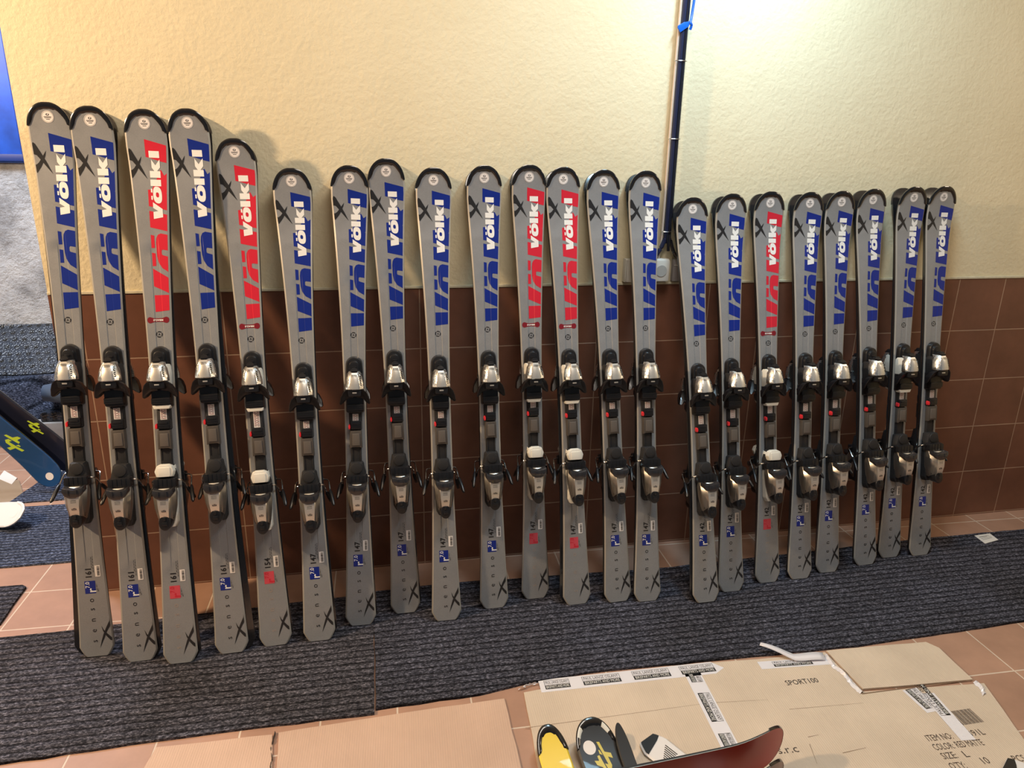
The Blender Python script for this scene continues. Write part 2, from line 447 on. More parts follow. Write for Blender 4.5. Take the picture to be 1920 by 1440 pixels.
def white_lettering(sk):
    L, k = sk.L, sk.k; sc = .000212*k
    g, hole = V_GLYPHS()
    bm = bmesh.new()
    def P(u, v): return (.0305-v*.00021, 0, L-.261*k+u*sc)
    for i, pts in enumerate(g):
        if i == 1:
            n = len(pts); hx, hz = 280, 55
            inn = [(hx+(u-hx)*.30, hz+(v-hz)*.36) for u, v in pts]
            a = [bm.verts.new(P(*q)) for q in pts]; b = [bm.verts.new(P(*q)) for q in inn]
            for j in range(n): bm.faces.new((a[j], a[(j+1) % n], b[(j+1) % n], b[j]))
        else: bm.faces.new([bm.verts.new(P(*q)) for q in pts])
    return sk.conform(bm, 'white_lettering', [M_WP], .0007)
def tip_emblem(sk):
    L, k = sk.L, sk.k
    # pixel tracing of the brush-stroke X, 8 px units: x 60..275, y 560..900
    def P(x, y): return ((x-298)*.000222, L-(.0888+(y-560)*.000216)*k)
    A = [(56, 590), (80, 560), (104, 578), (132, 628), (168, 688), (222, 790), (275, 902), (194, 806), (144, 742), (108, 700), (78, 690), (52, 704)]
    B = [(218, 648), (208, 695), (184, 758), (148, 824), (95, 893), (60, 852), (60, 794), (92, 802), (122, 780), (160, 730)]
    return sk.decal([([P(*q) for q in A], 0), ([P(*q) for q in B], 0)], 'tip_emblem', [M_BP], .0005)
def tail_emblem(sk):
    def P(x, y): return ((x-308)*.000327, (1455-y)*.00037)
    A = [(335, 1390), (352, 1330), (372, 1275), (398, 1222), (425, 1175), (446, 1135), (447, 1182), (440, 1203), (418, 1232), (400, 1262), (380, 1305)]
    B = [(360, 1203), (376, 1236), (396, 1262), (420, 1288), (446, 1312), (446, 1336), (428, 1330), (404, 1302), (384, 1276), (370, 1246)]
    return sk.decal([([P(*q) for q in A], 0), ([P(*q) for q in B], 0)], 'tail_emblem', [M_BP], .0005)
def circ(cx, cz, r, n=24, rx=1.0): return [(cx+r*rx*math.cos(2*math.pi*i/n), cz+r*math.sin(2*math.pi*i/n)) for i in range(n)]
def round_sticker(sk, cz):
    bm = bmesh.new()
    me = sk.decal([(circ(0, cz, .0158), 0)], 'round_sticker', [M_ST, M_BP], .0006)
    b2 = bmesh.new()
    for i in range(24):
        a0, a1 = 2*math.pi*i/24, 2*math.pi*(i+1)/24
        q = [(r*math.cos(a), r*math.sin(a)) for r, a in ((.0140, a0), (.0140, a1), (.0145, a1), (.0145, a0))]
        f = b2.faces.new([b2.verts.new((x, 0, cz+z)) for x, z in q]); f.material_index = 1
    for i in range(12):
        if i in (2,): continue
        a0, a1 = 2*math.pi*i/12, 2*math.pi*(i+1)/12
        q = [(r*math.cos(a), r*math.sin(a)*.75) for r, a in ((.0022, a0), (.0022, a1), (.0042, a1), (.0042, a0))]
        f = b2.faces.new([b2.verts.new((x, 0, cz+.0055+z)) for x, z in q]); f.material_index = 1
    for x0, x1, z in ((-.010, .010, -.0012), (-.0085, .0085, -.0040), (-.005, .005, -.0078)):
        n = int((x1-x0)/.0014)
        for i in range(n):
            xx = x0+i*.0014
            f = b2.faces.new([b2.verts.new(p) for p in ((xx, 0, cz+z), (xx+.0010, 0, cz+z), (xx+.0010, 0, cz+z+.0017), (xx, 0, cz+z+.0017))]); f.material_index = 1
    glyph = sk.conform(b2, 'sticker_print', [M_BP, M_BP], .0008)
    return me, glyph
def stamp(sk, cz):
    polys = []
    bm = bmesh.new()
    for i in range(24):
        if i % 6 in (2,): continue
        a0, a1 = 2*math.pi*i/24, 2*math.pi*(i+.8)/24
        bm.faces.new([bm.verts.new((r*math.cos(a), 0, cz+r*math.sin(a))) for r, a in ((.0062, a0), (.0062, a1), (.0095, a1), (.0095, a0))])
    add_text(bm, 'A', .007, lambda u, v: (u, 0, cz+v), bold=.0004)
    return sk.conform(bm, 'round_stamp', [M_BP], .0005)
def pill(sk, cz):
    up = [(.0300, 0), (.0285, .0055), (.0250, .0085), (.0210, .0090), (.0170, .0075), (.0110, .0055), (0, .0050)]
    q1 = up + [(-x, z) for x, z in up[-2::-1]]
    pts = [(x, cz+z) for x, z in q1] + [(x, cz-z) for x, z in q1[-2:0:-1]]
    me = sk.decal([(pts, 0)], 'maroon_badge', [M_DR, M_BP], .0005, .0008)
    bm = bmesh.new()
    add_text(bm, 'MIRACLE', .0066, lambda u, v: (-u, 0, cz-v), bold=.0003)
    return me, sk.conform(bm, 'badge_lettering', [M_WP], .0008)
def vtext(sk, txt, cx, cz, size, m, name, bold=0.0, space=1.0, lift=.0005):
    bm = bmesh.new(); add_text(bm, txt, size, lambda u, v: (cx-v, 0, cz+u), bold=bold, space=space)
    return sk.conform(bm, name, [m], lift)
def tail_prints(sk, col, num):
    out = []
    blue = col == 'blue'
    word = bmesh.new()
    for ch, z in zip('senso', (.047, .080, .114, .148, .176)):
        add_text(word, ch, .0235, lambda u, v, z=z: (-.004-v, 0, z+u))
    out.append(('model_word', sk.conform(word, 'model_word', [M_BP if blue else M_FD], .0005), None))
    sq = sk.decal([(rect(-.0185, .011, .198, .237), 0)], 'model_badge', [M_BL if blue else M_PK, M_BO], .0005)
    bm = bmesh.new()
    add_text(bm, 'r', .036, lambda u, v: (.001-v, 0, .207+u), bold=.0004)
    add_text(bm, '7.0', .0165, lambda u, v: (-.010-v, 0, .225+u), bold=.0002)
    out.append(('model_badge', sq, ('badge_lettering', sk.conform(bm, 'badge_lettering', [M_WP if blue else M_RE], .0008))))
    out.append(('size_number', vtext(sk, num, -.0045, .262, .0225, M_BP, 'size_number', .0006, 1.05), None))
    b3 = bmesh.new()
    for x, n, z0 in ((.0035, 20, .275), (.0075, 28, .262), (.0135, 12, .205), (.0170, 7, .200)):
        for i in range(n):
            zz = z0+i*.0018
            if (i*7+int(x*1e4)) % 5 == 0: continue
            b3.faces.new([b3.verts.new(p) for p in ((x, 0, zz), (x+.0016, 0, zz), (x+.0016, 0, zz+.0012), (x, 0, zz+.0012))])
    out.append(('fine_print', sk.conform(b3, 'fine_print', [M_BP], .0005), None))
    lab = sk.decal([(rect(.013, .0275, .249, .284), 0)], 'barcode_sticker', [M_ST, M_BP], .0007)
    b4 = bmesh.new(); rnd = random.Random(5); zz = .2525
    while zz < .281:
        t = rnd.choice((.0006, .0010, .0016)); b4.faces.new([b4.verts.new(p) for p in ((.0185, 0, zz), (.0255, 0, zz), (.0255, 0, zz+t), (.0185, 0, zz+t))]); zz += t+rnd.choice((.0007, .0011))
    out.append(('barcode_sticker', lab, ('barcode', sk.conform(b4, 'barcode', [M_BP], .0010))))
    return out

# ------------------------------------------------------------------ binding parts, z measured from the top edge of the toe cover, height above the top sheet
BT = .0125
def bo(name, fn, mats, ang=38):
    bm = bmesh.new(); fn(bm); bmesh.ops.translate(bm, vec=(0, -BT, 0), verts=bm.verts[:]); return to_mesh(bm, name, mats, True, ang)
def toe_cover(bm):
    pts = [(.0265*math.cos(a), -.025+.025*math.sin(a)) for a in [math.pi*i/14 for i in range(15)]] + [(-.0285, -.060), (.0285, -.060)]
    prism(bm, pts, -.001, .016, (.80, .86), (0, -.002), .003)
    pts = [(.0175*math.cos(a), -.030+.018*math.sin(a)) for a in [math.pi*i/12 for i in range(13)]] + [(-.018, -.068), (.018, -.068)]
    prism(bm, pts, .012, .024, .86, (0, -.003), .002)
    box(bm, (0, -.0255, -.033), (.014, .003, .004), bev=.001)
def toe_block(bm):
    prism(bm, [(-.0275, -.118), (.0275, -.118), (.0290, -.080), (.0265, -.052), (-.0265, -.052), (-.0290, -.080)], 0, .034, (.86, .92), (0, 0), .003)
    prism(bm, rr(-.022, .022, -.110, -.055, .008), .030, .048, .85, (0, 0), .003)
def toe_plate(bm):
    prism(bm, rr(-.0285, .0285, -.180, -.112, .006), 0, .026, (.88, .96), (0, .002), .003)
def toe_band(bm):
    prism(bm, rr(-.0265, .0265, -.170, -.150, .003), .020, .0315, (.96, .9), (0, 0), .0015)
    for z in (-.156, -.162): box(bm, (0, -.0318, z), (.047, .0012, .0014))
def toe_lip(bm):
    prism(bm, [(-.027, -.172), (.027, -.172), (.022, -.184), (-.022, -.184)], .004, .027, .94, (0, 0), .002)
def toe_shadow_plate(bm):
    prism(bm, rr(-.024, .024, -.150, -.112, .004), .024, .031, .9, (0, 0), .002)
def housing(bm):
    w0, w1 = .0185, .0275; prof = []
    secs = []
    for t, wv, hh in ((0, .0165, .050), (.06, .0190, .056), (.35, .0245, .062), (.75, .0292, .066), (.96, .0298, .067), (1, .0285, .065)):
        z = -.046-.056*t
        xs = [-wv, -wv*.93, -wv*.62, -wv*.45, wv*.45, wv*.62, wv*.93, wv]
        hs = [hh-.030, hh-.012, hh-.0035, hh, hh, hh-.0035, hh-.012, hh-.030]
        secs.append([bm.verts.new((x, -h_, z)) for x, h_ in zip(xs, hs)])
    for i in range(len(secs)-1):
        for k in range(7):
            f = bm.faces.new((secs[i][k], secs[i][k+1], secs[i+1][k+1], secs[i+1][k]))
            f.material_index = 1 if k == 3 and 1 <= i <= 3 else 0
        bm.faces.new((secs[i][7], secs[i][0], secs[i+1][0], secs[i+1][7]))
    bm.faces.new(secs[0][::-1]); bm.faces.new(secs[-1])
    bmesh.ops.recalc_face_normals(bm, faces=bm.faces)
    # raised ribs and small marks on the shell
    for sx in (-1, 1):
        for k_, xx in enumerate((.0175, .0208)):
            tube(bm, [(sx*(xx-.004), -.050, -.055), (sx*xx, -.0560, -.075), (sx*(xx+.002), -.0580, -.096)], .0009, 6)
    for z in (-.056, -.060, -.066): box(bm, (0, -.0600-(-z-.056)*.12, z), (.017, .0012, .0007), mi=2)
    box(bm, (.001, -.0648, -.0915), (.0085, .0016, .0085), mi=2)
    box(bm, (.0022, -.0657, -.0930), (.0045, .0008, .0045), mi=0)
    for i in range(6): box(bm, (.0182+i*.0004, -.0585-i*.0006, -.062-i*.0052), (.0045, .0016, .0030), mi=2)
def knob(bm):
    pts = circ(0, -.0425, .0125, 18, 1.0)
    tube(bm, [(0, -.026, -.050), (0, -.034, -.047), (0, -.050, -.0435)], [.012, .0125, .0105], 16)
    box(bm, (0, -.0535, -.0445), (.019, .006, .0055), bev=.0015)
def wing(sx):
    def f(bm):
        P = [(.004, -.099, .060), (.016, -.100, .064), (.028, -.103, .060), (.0370, -.112, .054), (.0440, -.128, .046), (.0475, -.147, .038),
             (.0440, -.151, .035), (.0370, -.146, .033), (.0300, -.138, .033), (.0230, -.131, .034), (.004, -.129, .036)]
        a = [bm.verts.new((sx*x, -(h_), z)) for x, z, h_ in P]; b = [bm.verts.new((sx*x*.97, -(h_-.024 if i < 5 or i > 7 else h_-.013), z-.001)) for i, (x, z, h_) in enumerate(P)]
        n = len(P); bm.faces.new(a); bm.faces.new(b[::-1])
        for i in range(n): bm.faces.new((a[i], b[i], b[(i+1) % n], a[(i+1) % n]))
        bmesh.ops.recalc_face_normals(bm, faces=bm.faces)
        bmesh.ops.bevel(bm, geom=bm.edges[:], offset=.0022, segments=2, profile=.6, affect='EDGES', clamp_overlap=True, material=-1)
    return f
def wing_core(bm):
    prism(bm, [(-.021, -.126), (.021, -.126), (.024, -.100), (-.024, -.100)], .030, .060, (.9, .9), (0, .002), .003)
    box(bm, (0, -.0605, -.1115), (.013, .0025, .0042), bev=.0006, mi=1)
def rail(bm, gap=0):
    prism(bm, rect(-.0165, .0165, -.352-gap, -.172), 0, .010, (.92, .99), (0, 0), .001)
    prism(bm, rr(-.0205, .0205, -.234-gap, -.178, .004), 0, .007, (.9, .98), (0, 0), .001)
    for sx in (-1, 1): box(bm, (sx*.0125, -.0108, -.30), (.003, .002, .07), bev=.0006)
def scale_sticker(bm, gap=0):
    z1, z0 = -.183, -.204-gap
    box(bm, (.0, -.0104, (z0+z1)/2), (.0180, .001, z1-z0))
    n = int((z1-z0)/.0034)
    for i in range(n):
        z = z1-.002-i*.0034
        box(bm, (-.0045, -.0112, z), (.0050, .0005, .0011), mi=1); box(bm, (.0045, -.0112, z-.0006), (.0055, .0005, .0011), mi=1 if i % 3 else 2)
        if i % 2 == 0: box(bm, (0, -.0112, z), (.0022, .0005, .0018), mi=1)
def clip(bm):
    prism(bm, rr(-.0175, .0195, -.232, -.203, .004), .006, .020, (.86, .9), (0, 0), .002)
    box(bm, (0.001, -.0205, -.213), (.022, .002, .006), bev=.0008)
    for z in (-.221, -.226): box(bm, (.001, -.0202, z), (.030, .0018, .0022), bev=.0005)
def red_tab(bm): prism(bm, circ(-.0195, -.2225, .0085, 14, .42), .008, .022, .85, (0, 0), .001)
def grey_box(bm):
    prism(bm, [(-.0200, -.292), (-.0120, -.288), (.0120, -.288), (.0200, -.292), (.0190, -.234), (-.0190, -.234)], .004, .021, (.90, .96), (0, 0), .002)
    prism(bm, [(-.0125, -.283), (.0125, -.283), (.0115, -.243), (-.0115, -.243)], .019, .0228, .93, (0, 0), .001, mi=1)
def heel_base(bm):
    prism(bm, [(-.0245, -.508), (-.0170, -.523), (.0170, -.523), (.0245, -.508), (.0255, -.420), (.0265, -.370), (.0225, -.338), (-.0225, -.338), (-.0265, -.370), (-.0255, -.420)], 0, .024, (.92, .97), (0, 0), .003)
def heel_track(bm):
    prism(bm, [(-.028, -.408), (.028, -.408), (.0290, -.370), (.0200, -.335), (-.0200, -.335), (-.0290, -.370)], .003, .030, (.9, .95), (0, 0), .003)
    prism(bm, circ(0, -.353, .019, 20), .028, .0335, .92, (0, 0), .001)
def heel_pad(bm):
    prism(bm, [(-.0285, -.352), (-.0235, -.370), (.0235, -.370), (.0285, -.352), (.0225, -.337), (.012, -.332), (-.012, -.332), (-.0225, -.337)], .026, .045, (.90, .9), (0, 0), .002)
    prism(bm, rr(-.017, .017, -.368, -.340, .003), .043, .047, .95, (0, 0), .001)
def brake_pad(bm):
    prism(bm, rr(-.0330, .0330, -.402, -.372, .006), .026, .048, (.93, .86), (0, 0), .003)
    for x in (-.018, -.006, .006, .018): box(bm, (x, -.048, -.386), (.0018, .0025, .024), bev=.0006)
    tube(bm, [(-.034, -.030, -.381), (.034, -.030, -.381)], .0050, 10)
def heel_cup(bm):
    P = []
    for i in range(13):
        a = math.pi*i/12; P.append((.0290*math.cos(a), -.4045-.020*math.sin(a)*.9))
    pts = [(.0290, -.395), (.020, -.3985), (0, -.4015), (-.020, -.3985), (-.0290, -.395)] + [( -.0295, -.410), (-.022, -.423), (-.008, -.429), (.008, -.429), (.022, -.423), (.0295, -.410)]
    prism(bm, pts, .046, .078, (.94, .92), (0, -.002), .004)
    for x in (-.011, .011): box(bm, (x, -.0785, -.412), (.0030, .004, .015), bev=.001)
def heel_body(bm):
    secs = []
    for z, wv, hh in ((-.400, .0275, .058), (-.418, .0318, .074), (-.455, .0282, .075), (-.485, .0230, .069), (-.500, .0190, .057)):
        xs = [-wv*.9, -wv, -wv*.60, -wv*.50, wv*.50, wv*.60, wv, wv*.9]; hs = [.020, hh-.020, hh-.003, hh, hh, hh-.003, hh-.020, .020]
        secs.append([bm.verts.new((x, -h_, z)) for x, h_ in zip(xs, hs)])
    for i in range(len(secs)-1):
        for k in range(7):
            f = bm.faces.new((secs[i][k], secs[i][k+1], secs[i+1][k+1], secs[i+1][k])); f.material_index = 1 if k == 3 else 0
        bm.faces.new((secs[i][7], secs[i][0], secs[i+1][0], secs[i+1][7]))
    bm.faces.new(secs[0][::-1]); bm.faces.new(secs[-1])
    bmesh.ops.recalc_face_normals(bm, faces=bm.faces)
    for sx in (-1, 1):
        tube(bm, [(sx*.0225, -.064, -.425), (sx*.0208, -.066, -.455), (sx*.0178, -.060, -.485)], .0012, 6)
        tube(bm, [(sx*.0262, -.056, -.425), (sx*.0238, -.057, -.455), (sx*.0200, -.052, -.488)], .0010, 6, mi=2)
    for z in (-.436, -.4395, -.443): box(bm, (0, -.0744, z), (.015, .0008, .0009), mi=2)
    for a_, b_ in (((-.0055, -.450), (-.0055, -.464)), ((.0055, -.450), (.0055, -.464)), ((-.0055, -.450), (.0055, -.450)), ((-.0055, -.464), (.0055, -.464))):
        box(bm, ((a_[0]+b_[0])/2, -.0735, (a_[1]+b_[1])/2), (abs(b_[0]-a_[0])+.0011, .0012, abs(b_[1]-a_[1])+.0011), mi=2)
    for i in range(4): box(bm, (-.003+i*.0020, -.0737, -.461+i*.0011), (.0012, .0012, .002+i*.0022), mi=2)
def heel_lever(bm):
    P = [(.0190*math.cos(a), -.496+.0250*math.sin(a)) for a in [2*math.pi*i/18 for i in range(18)]]
    prism(bm, [(x, z if z < -.497 else -.497+(z+.497)*1.15) for x, z in P], .034, .070, (.88, .86), (0, -.003), .005, 3)
    box(bm, (0, -.0705, -.500), (.014, .004, .012), bev=.002)
    box(bm, (0, -.0720, -.486), (.008, .004, .010), bev=.002)
def brake_arm(sx, wide):
    def f(bm):
        w_ = .0430+wide
        P = smooth_path([(sx*.032, -.022, -.381), (sx*(w_-.004), -.018, -.383), (sx*w_, -.006, -.391), (sx*(w_+.003), .016, -.412), (sx*(w_+.006), .034, -.428)], 4)
        tube(bm, P, .0023, 8)
        tube(bm, [(sx*(w_+.003), .014, -.410), (sx*(w_+.005), .022, -.417), (sx*(w_+.009), .038, -.433), (sx*(w_+.013), .052, -.449), (sx*(w_+.014), .056, -.452)], [.0030, .0055, .0060, .0050, .0025], 10, mi=1)
    return f

BIND = {}
def bmesh_part(key, *a):
    if key not in BIND: BIND[key] = bo(*a)
    return BIND[key]
def add_binding(root, toe, white_toe, white_heel, gap, rear=False):
    wt = 'white' if white_toe else 'black'
    tb = link('toe_binding', bmesh_part('tb'+wt, 'toe_binding', lambda b: toe_block(b), [M_WH if white_toe else M_BM]), root, (0, 0, toe))
    if white_toe: tb['label'] = 'white toe binding body'
    sub = [('toe_cover', toe_cover, [M_BK]), ('toe_plate', lambda b: (toe_plate(b), toe_band(b)), [M_BK]), ('toe_housing', housing, [M_CH, M_SP, M_GB]), ('adjusting_knob', knob, [M_BK]),
           ('wing_bridge', wing_core, [M_BK, M_SP])]
    if white_toe: sub.append(('plate_lip', toe_lip, [M_WH]))
    for nm, fn, ms in sub: link(nm, bmesh_part(nm, nm, fn, ms), tb)
    for sx in (-1, 1): link('toe_wing', bmesh_part('wing%d' % sx, 'toe_wing', wing(sx), [M_BK], 30), tb)
    g = round(gap, 4)
    rl = link('binding_rail', bmesh_part('rail%g' % g, 'binding_rail', lambda b: rail(b, gap), [M_BM]), root, (0, 0, toe))
    if not rear:
        link('scale_sticker', bmesh_part('sc%g' % g, 'scale_sticker', lambda b: scale_sticker(b, gap), [M_ST, M_DR, M_BP], 30), rl)
    sub = [('rail_clip', clip, [M_BK]), ('red_tab', red_tab, [M_RD]), ('length_adjuster', grey_box, [M_GT, M_GP])]
    for nm, fn, ms in sub: link(nm, bmesh_part(nm, nm, fn, ms), rl, (0, 0, -gap))
    wh = 'white' if white_heel else 'black'
    hb = link('heel_binding', bmesh_part('hb'+wh, 'heel_binding', heel_base, [M_WH if white_heel else M_BM]), root, (0, 0, toe-gap))
    if white_heel: hb['label'] = 'white heel binding body'
    for nm, fn, ms in [('heel_track', heel_track, [M_BM]), ('brake_pedal', brake_pad, [M_BK]), ('heel_cup', heel_cup, [M_SM]), ('heel_housing', heel_body, [M_HS, M_SP, M_GB]), ('heel_lever', heel_lever, [M_BK])]:
        link(nm, bmesh_part(nm, nm, fn, ms), hb)
    if white_heel: link('heel_pad', bmesh_part('heel_pad', 'heel_pad', heel_pad, [M_WH]), hb)['label'] = 'white heel pad'
    for sx in (-1, 1): link('brake_arm', bmesh_part('arm%d%d' % (sx, rear), 'brake_arm', brake_arm(sx, .008 if rear else 0.0), [M_WR, M_BK]), hb)

# ------------------------------------------------------------------ the row of ski pairs
MAT_T = .008
def ray(u, v):
    a, b = (u-960)/FPX, (v-720)/FPX
    return Vector([R[0][i]*a+R[1][i]*b+R[2][i] for i in range(3)])
def hit(u, v, p, n):
    d = ray(u, v); n = Vector(n); return CAM + d*((Vector(p)-CAM).dot(n)/d.dot(n))
def floor_pt(u, v, z=0.0): return hit(u, v, (0, 0, z), (0, 0, 1))

SPEC = {161: (1.625, .672, 1.165, -.0125+.028), 154: (1.547, .624, 1.075, .0290), 147: (1.468, .585, 1.0, 0.0), 142: (1.398, .561, .955, .0060)}
SPEC = {161: (1.625, .672, 1.165, .012), 154: (1.547, .624, 1.075, .030), 147: (1.468, .585, 1.0, .001), 142: (1.398, .561, .955, .008)}
SK = {n: Ski(L, L-d, k) for n, (L, d, k, g) in SPEC.items()}
CACHE = {}
def cached(key, fn):
    if key not in CACHE: CACHE[key] = fn()
    return CACHE[key]
def front_parts(n, col, root):
    sk = SK[n]; L, k = sk.L, sk.k
    link('brand_lettering', cached(('bl', n, col), lambda: lettering(sk, col)), root)
    link('white_lettering', cached(('wl', n), lambda: white_lettering(sk)), root)
    link('tip_emblem', cached(('te', n), lambda: tip_emblem(sk)), root)
    link('tail_emblem', cached(('ta', n), lambda: tail_emblem(sk)), root)
    a, b = cached(('rs', n), lambda: round_sticker(sk, L-.036))
    link('sticker_print', b, link('round_sticker', a, root))
    dz = .5185 if col == 'blue' else .548
    link('round_stamp', cached(('st', n, col), lambda: stamp(sk, L-dz*k)), root)
    if col == 'red':
        a, b = cached(('pl', n), lambda: pill(sk, L-.512*k)); link('badge_lettering', b, link('maroon_badge', a, root))
    for nm, me, sub in cached(('tp', n, col), lambda: tail_prints(sk, col, str(n))):
        o = link(nm, me, root)
        if sub: link(sub[0], sub[1], o)

ORD = ['first', 'second', 'third', 'fourth', 'fifth', 'sixth', 'seventh', 'eighth', 'ninth', 'tenth', 'eleventh', 'twelfth', 'thirteenth', 'fourteenth', 'fifteenth', 'sixteenth',
       'seventeenth', 'eighteenth', 'nineteenth', 'twentieth', 'twenty-first', 'twenty-second']
PAIRS = [((83,192),(184,1230),161,'blue',0,0,-.016), ((163,199),(265,1239),161,'blue',0,0,.010), ((266,205),(340,1243),161,'red',1,1,.008), ((347,204),(436,1224),161,'blue',0,0,.020),
 ((436,260),(518,1210),154,'red',1,1,.003), ((544,316),(600,1201),147,'blue',0,0,.006), ((654,311),(677,1172),147,'blue',0,0,.004), ((723,298),(761,1149),147,'blue',0,0,.005),
 ((813,315),(838,1163),147,'blue',0,0,0), ((909,311),(927,1140),147,'blue',0,0,0), ((994,310),(1004,1122),147,'red',1,1,.003), ((1058,314),(1082,1133),147,'red',1,1,-.010),
 ((1134,319),(1159,1128),147,'blue',0,0,-.002), ((1214,321),(1214,1127),147,'blue',0,0,-.001), ((1302,371),(1324,1129),142,'blue',0,0,-.008), ((1377,364),(1371,1109),142,'blue',0,0,0),
 ((1449,360),(1439,1092),142,'red',1,1,0), ((1524,361),(1499,1085),142,'blue',0,0,0), ((1584,359),(1551,1073),142,'blue',0,0,0), ((1643,355),(1622,1059),142,'blue',0,0,0),
 ((1721,351),(1667,1045),142,'blue',1,0,0), ((1777,350),(1724,1041),142,'blue',0,0,0)]
for i, (tp, tl, n, col, wt_, wh_, dxr) in enumerate(PAIRS):
    L, dt, k, gap = SPEC[n]; sk = SK[n]
    tail = hit(*tl, (0, 0, MAT_T), (0, 0, 1)); tip = hit(*tp, (0, -.070, 0), (0, 1, 0))
    z = (tip-tail); dist = z.length; z.normalize()
    # the line from tail to raised tip; rotate back so that the flat base is the axis
    th = (sk.rise_+.012)/dist
    x = Vector((1, 0, 0)); x = (x - z*x.dot(z)).normalized(); nrm = x.cross(z)      # nrm points to the viewer
    z = (z - nrm*(th-.004)).normalized(); x = (x - z*x.dot(z)).normalized(); nrm = x.cross(z)
    org = tail - nrm*sk.h(0)
    low = -(-nrm).z*0
    org = org + Vector((0, 0, .0018))
    mx = Matrix(((x.x, -nrm.x, z.x, org.x), (x.y, -nrm.y, z.y, org.y), (x.z, -nrm.z, z.z, org.z), (0, 0, 0, 1)))
    sc = Matrix.Diagonal((1, 1, dist/L*.9995, 1))
    e = empty('alpine_ski', mx @ sc)
    extra = ', white binding body' if wt_ and wh_ else (', white toe piece' if wt_ else '')
    ends = {0: ' (leftmost)', 21: ' (rightmost)'}.get(i, '')
    tag(e, 'grey ski, %s lettering, size %d%s, front ski of %s pair from left' % (col, n, extra, ORD[i]), 'ski', 'grey skis facing the room')
    body = cached(('b', n), lambda: sk.body(M_TS, M_BM, M_SE, M_GB)); gd = cached(('g', n), lambda: sk.guard())
    link('ski_body', body, e); link('tip_guard', gd, e)
    front_parts(n, col, e)
    add_binding(e, sk.toe, wt_, wh_, gap)
    # the partner ski, base to base, facing the wall
    zr = (z*L + x*(-dxr)).normalized(); xr = (x - zr*x.dot(zr)).normalized(); nr = xr.cross(zr)
    o2 = org + x*dxr - nrm*(-.0012) + Vector((0, .0022, .0035))
    mr = Matrix(((-xr.x, nr.x, zr.x, o2.x), (-xr.y, nr.y, zr.y, o2.y), (-xr.z, nr.z, zr.z, o2.z), (0, 0, 0, 1)))
    r_ = empty('alpine_ski', mr @ sc)
    tag(r_, 'rear ski of %s pair from left, black edge showing, %s facing the wall' % (ORD[i], 'white bindings' if wt_ else 'black bindings'), 'ski', 'skis behind, facing the wall')
    link('ski_body', body, r_); link('tip_guard', gd, r_)
    add_binding(r_, sk.toe, wt_, wh_, gap, rear=True)

# ------------------------------------------------------------------ setting
def sbox(name, lo, hi, mats, kind='structure', bev=0, sub=None):
    bm = bmesh.new(); box(bm, [(a+b)/2 for a, b in zip(lo, hi)], [b-a for a, b in zip(lo, hi)], bev=bev)
    o = obj(name, bm, mats, smooth=False); o['kind'] = kind; return o
sbox('floor', (-4.2, -3.6, -.10), (4.6, 2.6, 0), M_FT)
WZ = 1.04853
# back wall: plastered upper part with its tiled lower part (the tiles stand 3 mm proud)
bm = bmesh.new(); box(bm, (2.05, .0625, 1.45), (5.10, .119, 2.90))
o = obj('wall_back', bm, M_PL, smooth=False); o['kind'] = 'structure'
# wall tiles: a slab whose object space is turned so that the brick pattern lies in the wall plane
bm = bmesh.new(); box(bm, (2.05, (WZ-0)/2 - WZ, .0015), (5.10, WZ, .003))
o = obj('wall_tiles', bm, M_WT, smooth=False); o['kind'] = 'structure'
o.matrix_world = Matrix(((1, 0, 0, 0), (0, 0, 1, 0), (0, 1, 0, WZ), (0, 0, 0, 1)))
bm = bmesh.new(); box(bm, (2.05, -.0005, WZ+.004), (5.10, .006, .009), bev=.002)
o = obj('trim_1', bm, M_GR, smooth=False); o['kind'] = 'structure'
sbox('wall_left', (-4.2, 1.86, 0), (-.2, 2.0, 2.9), M_RP)
sbox('wall_right', (4.60, -3.6, 0), (4.72, .12, 2.9), M_PL)
sbox('ceiling', (-4.2, -3.6, 2.9), (4.6, 2.6, 3.0), mat('ceiling_white', (.7, .68, .62), .8))
# blue window shutter set in the old wall
M_BLU = mat('blue_paint', (.012, .075, .42), .4); grain(M_BLU, (.012, .075, .42), .25, 9)
M_BLD = mat('dark_blue_paint', (.006, .03, .17), .45)
bm = bmesh.new(); box(bm, (-1.55, 1.845, 1.86), (1.25, .03, .94), bev=.004)
wn = obj('window_1', bm, M_BLU); wn['kind'] = 'structure'
for nm, c, s in (('window_rail', (-1.55, 1.826, 1.415), (1.25, .02, .035)), ('window_stile', (-1.20, 1.826, 1.86), (.03, .02, .93)), ('window_stile', (-.95, 1.826, 1.86), (.03, .02, .93))):
    bm = bmesh.new(); box(bm, c, s, bev=.004); obj(nm, bm, M_BLD, wn)

